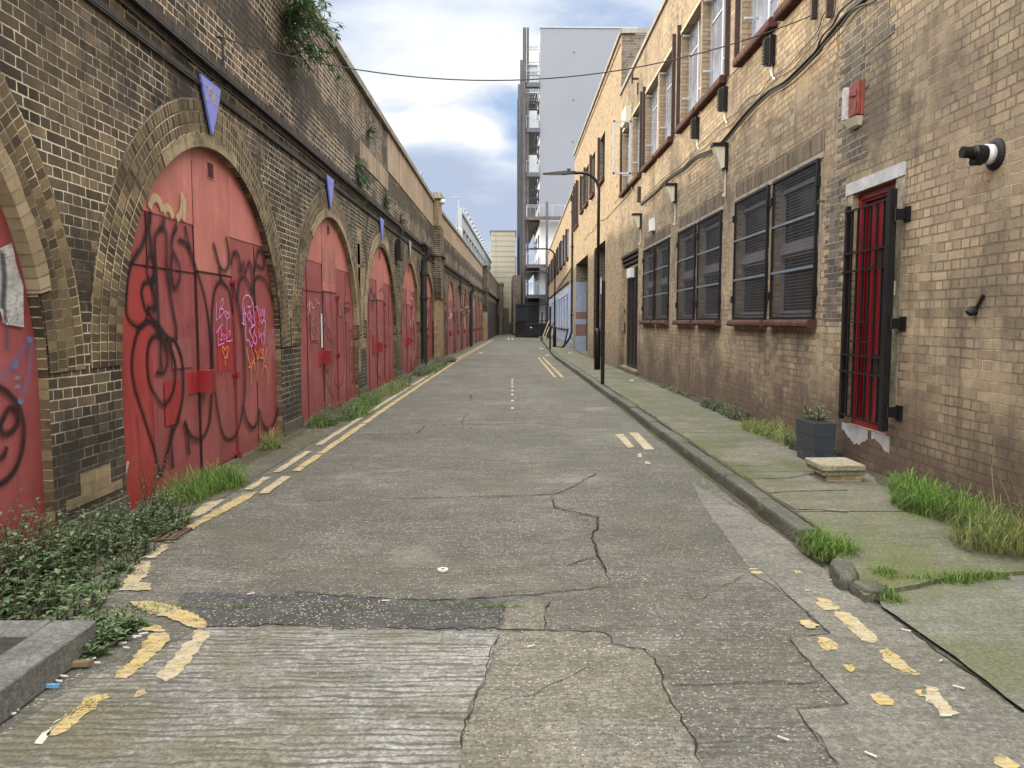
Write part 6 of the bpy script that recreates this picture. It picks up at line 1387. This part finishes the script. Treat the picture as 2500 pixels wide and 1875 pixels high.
weeds('low leafy weeds between the planter and the caged windows', [(3.15,8.3,.13,.3,.9),(3.2,7.75,.1,.25,1.0),(3.05,7.5,.12,.2,.7)], 190, (.10,.30), .036, m_leaf2, 26, zbase=KH, group=g2)
grass('grass patch under the nearest caged windows', [(3.15,8.9,.15,.8,1),(3.1,9.6,.15,.5,.8)], 1100, (.12,.28), 27, zbase=KH, mat=m_grassy, group=g2)
weeds('weed patch under the middle caged windows', [(3.2,10.9,.12,.5,1),(3.2,12.2,.12,.6,.9),(3.2,11.6,.1,.4,.7)], 160, (.12,.32), .05, m_leaf2, 28, zbase=KH, group=g2)
grass('mossy grass fringe along the back of the kerb', [(2.08,6.6+q*.9,.03,.45,.8) for q in range(8)], 500, (.02,.06), 33, zbase=KH, mat=m_grassy, group=g2, dry=.4)
weeds('sprigs at the wall base near the black door', [(3.2,15.0,.1,1.6,.6)], 40, (.1,.25), .05, m_leaf2, 29, zbase=KH, group=g2)
rn = random.Random(9); ms = MB(); ml = MB()
for i in range(9): stemplant(ml, ms, (3.2+rn.uniform(-.08,.08), 4.7+rn.uniform(-.25,.35), KH), rn.uniform(.4,.75), (rn.gauss(0,.2), rn.gauss(0,.3)), 10, .014, rn)
t = thing('dry_weed', 'brown dead stalks standing in the grass by the near wall', 'weeds', (3.2,4.7,KH)); mk('stalks', ms, m_straw, t); mk('seed_heads', ml, m_straw, t)
rn = random.Random(12); ml, ms = MB(), MB()
cx, cy = px0+.14, py0+.28
for i in range(12): 
    a = rn.uniform(0,6.28); stemplant(ml, ms, (cx+.05*math.cos(a), cy+.08*math.sin(a), KH+ph-.01), rn.uniform(.14,.26), (math.cos(a)*.5, math.sin(a)*.5), 5, .07, rn, w=.85)
t = thing('potted_plant', 'round leaved plant growing in the slate planter', 'plant', (cx,cy,KH+ph)); mk('leaves', ml, m_leaf, t); mk('stems', ms, m_stem, t)
# shrubs rooted in the viaduct
def shrub(label, s, z, rs, n, L, seed, out=.35, up=.3, hang=0.0):
    rnd = random.Random(seed); ml, ms = MB(), MB(); b = PL(s, 0, z)
    for i in range(n):
        a = rnd.uniform(-1.3, 1.3); d = Vector((rnd.uniform(.25,1)*out/.35, math.sin(a), rnd.uniform(-.7,1)*.8+up-hang)).normalized(); p = Vector(b)+Vector((.0, rnd.uniform(-.3,.3)*rs, rnd.uniform(-.4,.4)*rs)); pts = [p.copy()]
        h = rs*rnd.uniform(.4,1.05)
        for k in range(6): d = (d+Vector((rnd.gauss(0,.12), rnd.gauss(0,.12), -.12-hang*.3+rnd.gauss(0,.1)))).normalized(); p = p+d*h/6; pts.append(p.copy())
        ms.tube(pts, [.008-.001*k for k in range(7)], 4, caps=False)
        for k in range(22):
            t = rnd.uniform(.15,1); j = min(5, int(t*6)); q = pts[j].lerp(pts[j+1], t*6-j); dd = (pts[j+1]-pts[j]).normalized()*.9 + Vector((rnd.gauss(0,.6), rnd.gauss(0,.6), rnd.gauss(-.1,.5)))
            leaf(ml, q, dd, Vector((rnd.gauss(0,.3),0,1)), L*rnd.uniform(.6,1.2), L*.24)
    t = thing('wall_shrub', label, 'shrub', b, 'shrubs rooted in the viaduct brickwork'); mk('leaves', ml, m_budd, t); mk('branches', ms, m_stem, t)
shrub('large shrub sprouting from the viaduct parapet at the top of the picture', 10.5, 5.45, .95, 60, .12, 1, up=.15)
shrub('shrub high on the coping with its twigs against the sky', 9.9, 6.3, .9, 40, .13, 21, up=.35)
shrub('hanging green shrub on the parapet above the third arch', 15.1, 4.55, .55, 34, .085, 2, out=.25, hang=.5, up=-.2)
shrub('small plant on the parapet above the fourth arch', 18.3, 4.25, .35, 14, .08, 3, out=.2)
shrub('tiny plant higher up on the parapet above the third arch', 16.2, 5.35, .3, 12, .07, 4, out=.2)
shrub('small plant on the ledge above the fifth arch', 20.8, 4.2, .35, 12, .08, 5, out=.2)
# ---------------------------------------------------------------- litter
gl = 'cigarette butts and scraps on the ground'
def butt(pt, ang, L, r, label, z=.014, mat=None, zb=0):
    p = onZ(*pt, zb); d = Vector((math.cos(ang), math.sin(ang), 0))*L/2; mb = MB(); c = Vector((p.x,p.y,p.z+z)); mb.tube([c-d, c+d], r, 7); setp(mk('cigarette_butt', mb, mat or m_butt), label, 'litter', gl)
LB = [((2212,1545),-.6,'butt beside the right hand joint, uppermost of the row'),((2296,1620),.6,'short butt halfway down the right hand gutter'),((2340,1685),-.7,'long butt right of the cream paint flake'),((2308,1755),0.0,'butt just under the cream paint flake'),
      ((1912,1811),-.7,'bent white scrap alone in the lower right of the road'),((2126,1851),-.9,'small butt near the bottom edge right of the corner joint'),((2034,1421),0.0,'butt in the gutter before the broken kerb'),((941,1472),.1,'butt on the dark asphalt strip'),((612,1455),.5,'butt by the left end of the dark strip'),
      ((1296,1584),.6,'butt on the middle concrete slab')]
for i, (pt, a, lb) in enumerate(LB): butt(pt, a, .042 if i != 1 else .025, .0038, lb)
rn = random.Random(44); cl = [(207,1618),(224,1616),(238,1625),(145,1670),(155,1658),(116,1683),(335,1560),(350,1553),(322,1562),(300,1577),(309,1588),(345,1545),(20,1753),(38,1740)]
wh = ['first','second','third','fourth','fifth','sixth','seventh','eighth','ninth','tenth','eleventh','twelfth','thirteenth','fourteenth']
for i, pt in enumerate(cl):
    butt(pt, rn.uniform(-.4,.9), rn.uniform(.03,.055), .0045, 'white butt in the gutter by the raised platform, ' + wh[sorted(cl, key=lambda q: -q[0]).index(pt)] + ' from the right', mat=m_wood if pt == (38,1740) else m_butt)
mb = MB(); p = onZ(116, 1684); mb.box(p.x-.04, p.x+.05, p.y-.006, p.y+.006, .01, .024); setp(mk('wrapper', mb, plain('blue_wrapper', (.12,.3,.5), .4, bump=0)), 'pale blue wrapper in the gutter by the raised platform', 'litter')
mb = MB(); p = onZ(182, 1634); mb.prism([(p.x-.07,p.y-.02,.012),(p.x+.06,p.y+.0,.012),(p.x+.07,p.y+.03,.012),(p.x-.05,p.y+.02,.012)], (0,0,.02)); setp(mk('dead_leaf', mb, m_straw), 'brown curled leaf in the gutter by the raised platform', 'leaf')
for i, (pt, s, lb) in enumerate((((1542,930),.05,'crumpled white paper on the pavement past the nearest black post'),((1391,863),.08,'white scrap on the pavement before the garage opening'),((1336,869),.10,'white litter by the kerb near the far yellow lines'),((1322,852),.12,'round white litter at the far kerb'),((1174,862),.10,'white litter at the left gutter near the far arches'))):
    p = onZ(*pt, KH if i < 2 else 0); mb = MB(); boulder(mb, (p.x,p.y,p.z), s, s*.7, s*.5, .3, i, 7); setp(mk('litter', mb, m_butt), lb, 'litter', gl)
mb = MB(); rn = random.Random(77)      # grit and pale chippings
for i in range(1500):
    px = rn.uniform(0,2500); py = rn.choice([rn.uniform(1300,1870), rn.uniform(1100,1400)]); p = onZ(px, py)
    if p.x > 1.9 and p.y > 4.2: continue
    if p.x < -1.85 and p.y < 3.6: continue
    s = rn.uniform(.002,.006); mb.add([(p.x-s,p.y,.010),(p.x,p.y-s*.7,.010),(p.x+s,p.y,.010),(p.x,p.y+s*.7,.010),(p.x,p.y,.010+s*.8)], [(0,1,4),(1,2,4),(2,3,4),(3,0,4)])
mk('grit', mb, m_slabst, kind='stuff')
mb = MB()
for i in range(160):      # moss and dirt in the broken joint
    pass
grass('sparse moss and grass in the joint behind the asphalt strip', [(-1.55,3.93,.3,.03,1),(-.95,3.95,.25,.03,.7),(-.35,3.92,.25,.03,.8),(-.05,3.93,.15,.02,.9),(-1.9,3.9,.2,.08,1.2)], 700, (.012,.035), 31, name='joint_moss')
# ================================================================ camera, light, sky
cam = bpy.data.cameras.new('camera'); co = bpy.data.objects.new('camera', cam); COL.objects.link(co); SC.camera = co
co.location = (0, 0, CAMZ); co.rotation_euler = (R(90)-PITCH, 0, -YAW); cam.sensor_width = 36; cam.lens = F/2500*36; cam.clip_end = 3000; cam.clip_start = .05
AZ, EL = R(55), R(14.6)
sd = bpy.data.lights.new('sun', 'SUN'); sd.energy = SUN; sd.angle = R(3.0); sd.color = (1, .84, .60); so = bpy.data.objects.new('sun', sd); COL.objects.link(so)
dv = Vector((math.sin(AZ)*math.cos(EL), -math.cos(AZ)*math.cos(EL), -math.sin(EL))); so.rotation_euler = dv.to_track_quat('-Z', 'Y').to_euler()
w = bpy.data.worlds.new('World'); SC.world = w; w.use_nodes = True; nt = w.node_tree; nt.nodes.clear()
class WN(NT):
    def __init__(s, t): s.t = t
k = WN(nt)
out = k.n('ShaderNodeOutputWorld'); bg = k.n('ShaderNodeBackground'); nt.links.new(bg.outputs[0], out.inputs[0]); bg.inputs[1].default_value = .1
sky = k.n('ShaderNodeTexSky', {'sky_type': 'NISHITA', 'sun_disc': False, 'sun_elevation': EL, 'sun_rotation': -AZ, 'air_density': 1.0, 'dust_density': .6, 'ozone_density': 2.0})
g = k.n('ShaderNodeTexCoord').outputs['Generated']
sep = k.n('ShaderNodeSeparateXYZ', None, {0: g}); z = k.ma('MAXIMUM', sep.outputs[2], .0)
inv = k.ma('DIVIDE', 1.0, k.ma('ADD', z, .22))
pv = k.n('ShaderNodeCombineXYZ', None, {0: k.ma('MULTIPLY', sep.outputs[0], inv), 1: k.ma('MULTIPLY', sep.outputs[1], inv), 2: 0.0}).outputs[0]
n1 = k.n('ShaderNodeTexNoise', None, {'Vector': k.vmap(pv, (1.0,1.0,1), (SKYX,SKYY,0)), 'Scale': 1.35, 'Detail': 7.0, 'Roughness': .52, 'Distortion': .25}).outputs[0]
n2 = k.n('ShaderNodeTexNoise', None, {'Vector': k.vmap(g, (2.2,2.2,5), (1.3,0,2.1)), 'Scale': 2.2, 'Detail': 6.0, 'Roughness': .55, 'Distortion': .4}).outputs[0]
def blob(px, py, r, amp, asp=1.0):
    d = ray(px, py).normalized(); v = k.n('ShaderNodeVectorMath', {'operation': 'SUBTRACT'}, {0: g, 1: d}).outputs[0]
    v = k.n('ShaderNodeVectorMath', {'operation': 'MULTIPLY'}, {0: v, 1: (1, 1, asp)}).outputs[0]
    L = k.n('ShaderNodeVectorMath', {'operation': 'LENGTH'}, {0: v}).outputs[1]
    q = k.ma('DIVIDE', L, r); return k.ma('MULTIPLY', k.ma('POWER', 2.718, k.ma('MULTIPLY', k.ma('MULTIPLY', q, q), -1.0)), amp)
cov = k.ma('ADD', k.ma('MULTIPLY', n1, .55), k.ma('MULTIPLY', n2, .45))
wob = k.ma('MULTIPLY', k.ma('SUBTRACT', n2, .5), .9)
bl = [(985,300,.055,-.30,1.6),(1180,250,.06,-.18,1.6),(1215,330,.05,-.22,1.2),(860,420,.05,.10,1),(1050,120,.14,.10,1.8),(960,325,.05,.30,2.4),(1080,330,.05,.22,2.6),(1190,300,.04,.2,1.2),(1100,330,.06,.12,2.6),(1120,470,.10,.16,1.2),(1450,60,.10,-.02,1),(800,60,.12,.06,1),(1140,560,.10,.08,2),(820,250,.06,-.08,1.5)]
for b_ in bl: cov = k.ma('ADD', cov, blob(*b_))
mask = k.ramp(cov, [(.39, 0), (.51, 1)])
blue = k.mix(k.ramp(z, [(0, 0), (.5, 1)]), (4.9,6.5,9.2), (3.3,5.3,9.0)); blue = k.mix(.2, blue, sky.outputs[0])
shade = k.ma('ADD', k.ma('MULTIPLY_ADD', k.ma('SUBTRACT', n1, .5), 1.7, .50), k.ma('MULTIPLY', z, .10))
for b_ in [(1080,440,.10,-.20,1.4),(1160,510,.11,-.14,1.2),(1230,400,.05,.22,1.4),(900,240,.07,.16,1.6),(960,318,.040,.34,2.8),(1180,320,.03,.2,1.2),(1090,335,.045,.18,3.0),(1000,110,.16,.12,1.6),(1180,270,.05,.14,1.4),(760,60,.14,-.14,1.4),(1300,40,.15,.02,1.4),(1020,275,.03,.15,3),(1000,640,.15,-.08,2)]: shade = k.ma('ADD', shade, blob(*b_))
shade = k.ma('ADD', shade, k.ma('MULTIPLY', wob, .35))
cl = k.ramp(shade, [(.30, (4.9,5.7,7.5)), (.46, (6.2,7.0,8.6)), (.58, (8.0,8.7,9.6)), (.70, (10.2,10.3,10.4))])
col = k.mix(mask, blue, cl)
# extra brightness added to the unseen sky overhead and behind, filling the shaded street
over = k.ramp(z, [(.42, 0), (.72, 1)]); back = k.ramp(k.ma('MULTIPLY_ADD', sep.outputs[1], -.5, .5), [(.5, 0), (.8, 1)])
fb = k.ma('ADD', k.ma('MULTIPLY', over, OVER), k.ma('MULTIPLY', back, BACK)); fb = k.ma('ADD', fb, SKYM)
col = k.mix(k.ma('MAXIMUM', over, back), col, k.mix(n1, (8.7,8.5,8.0), (9.6,9.2,8.5)))
k.set(bg.inputs[0], k.n('ShaderNodeVectorMath', {'operation': 'SCALE'}, {0: col, 'Scale': fb}).outputs[0])
SC.view_settings.view_transform = 'Standard'; SC.view_settings.look = 'None'; SC.view_settings.exposure = EXPO; SC.view_settings.gamma = 1
SC.cycles.max_bounces = 5; SC.cycles.diffuse_bounces = 3; SC.cycles.transparent_max_bounces = 12
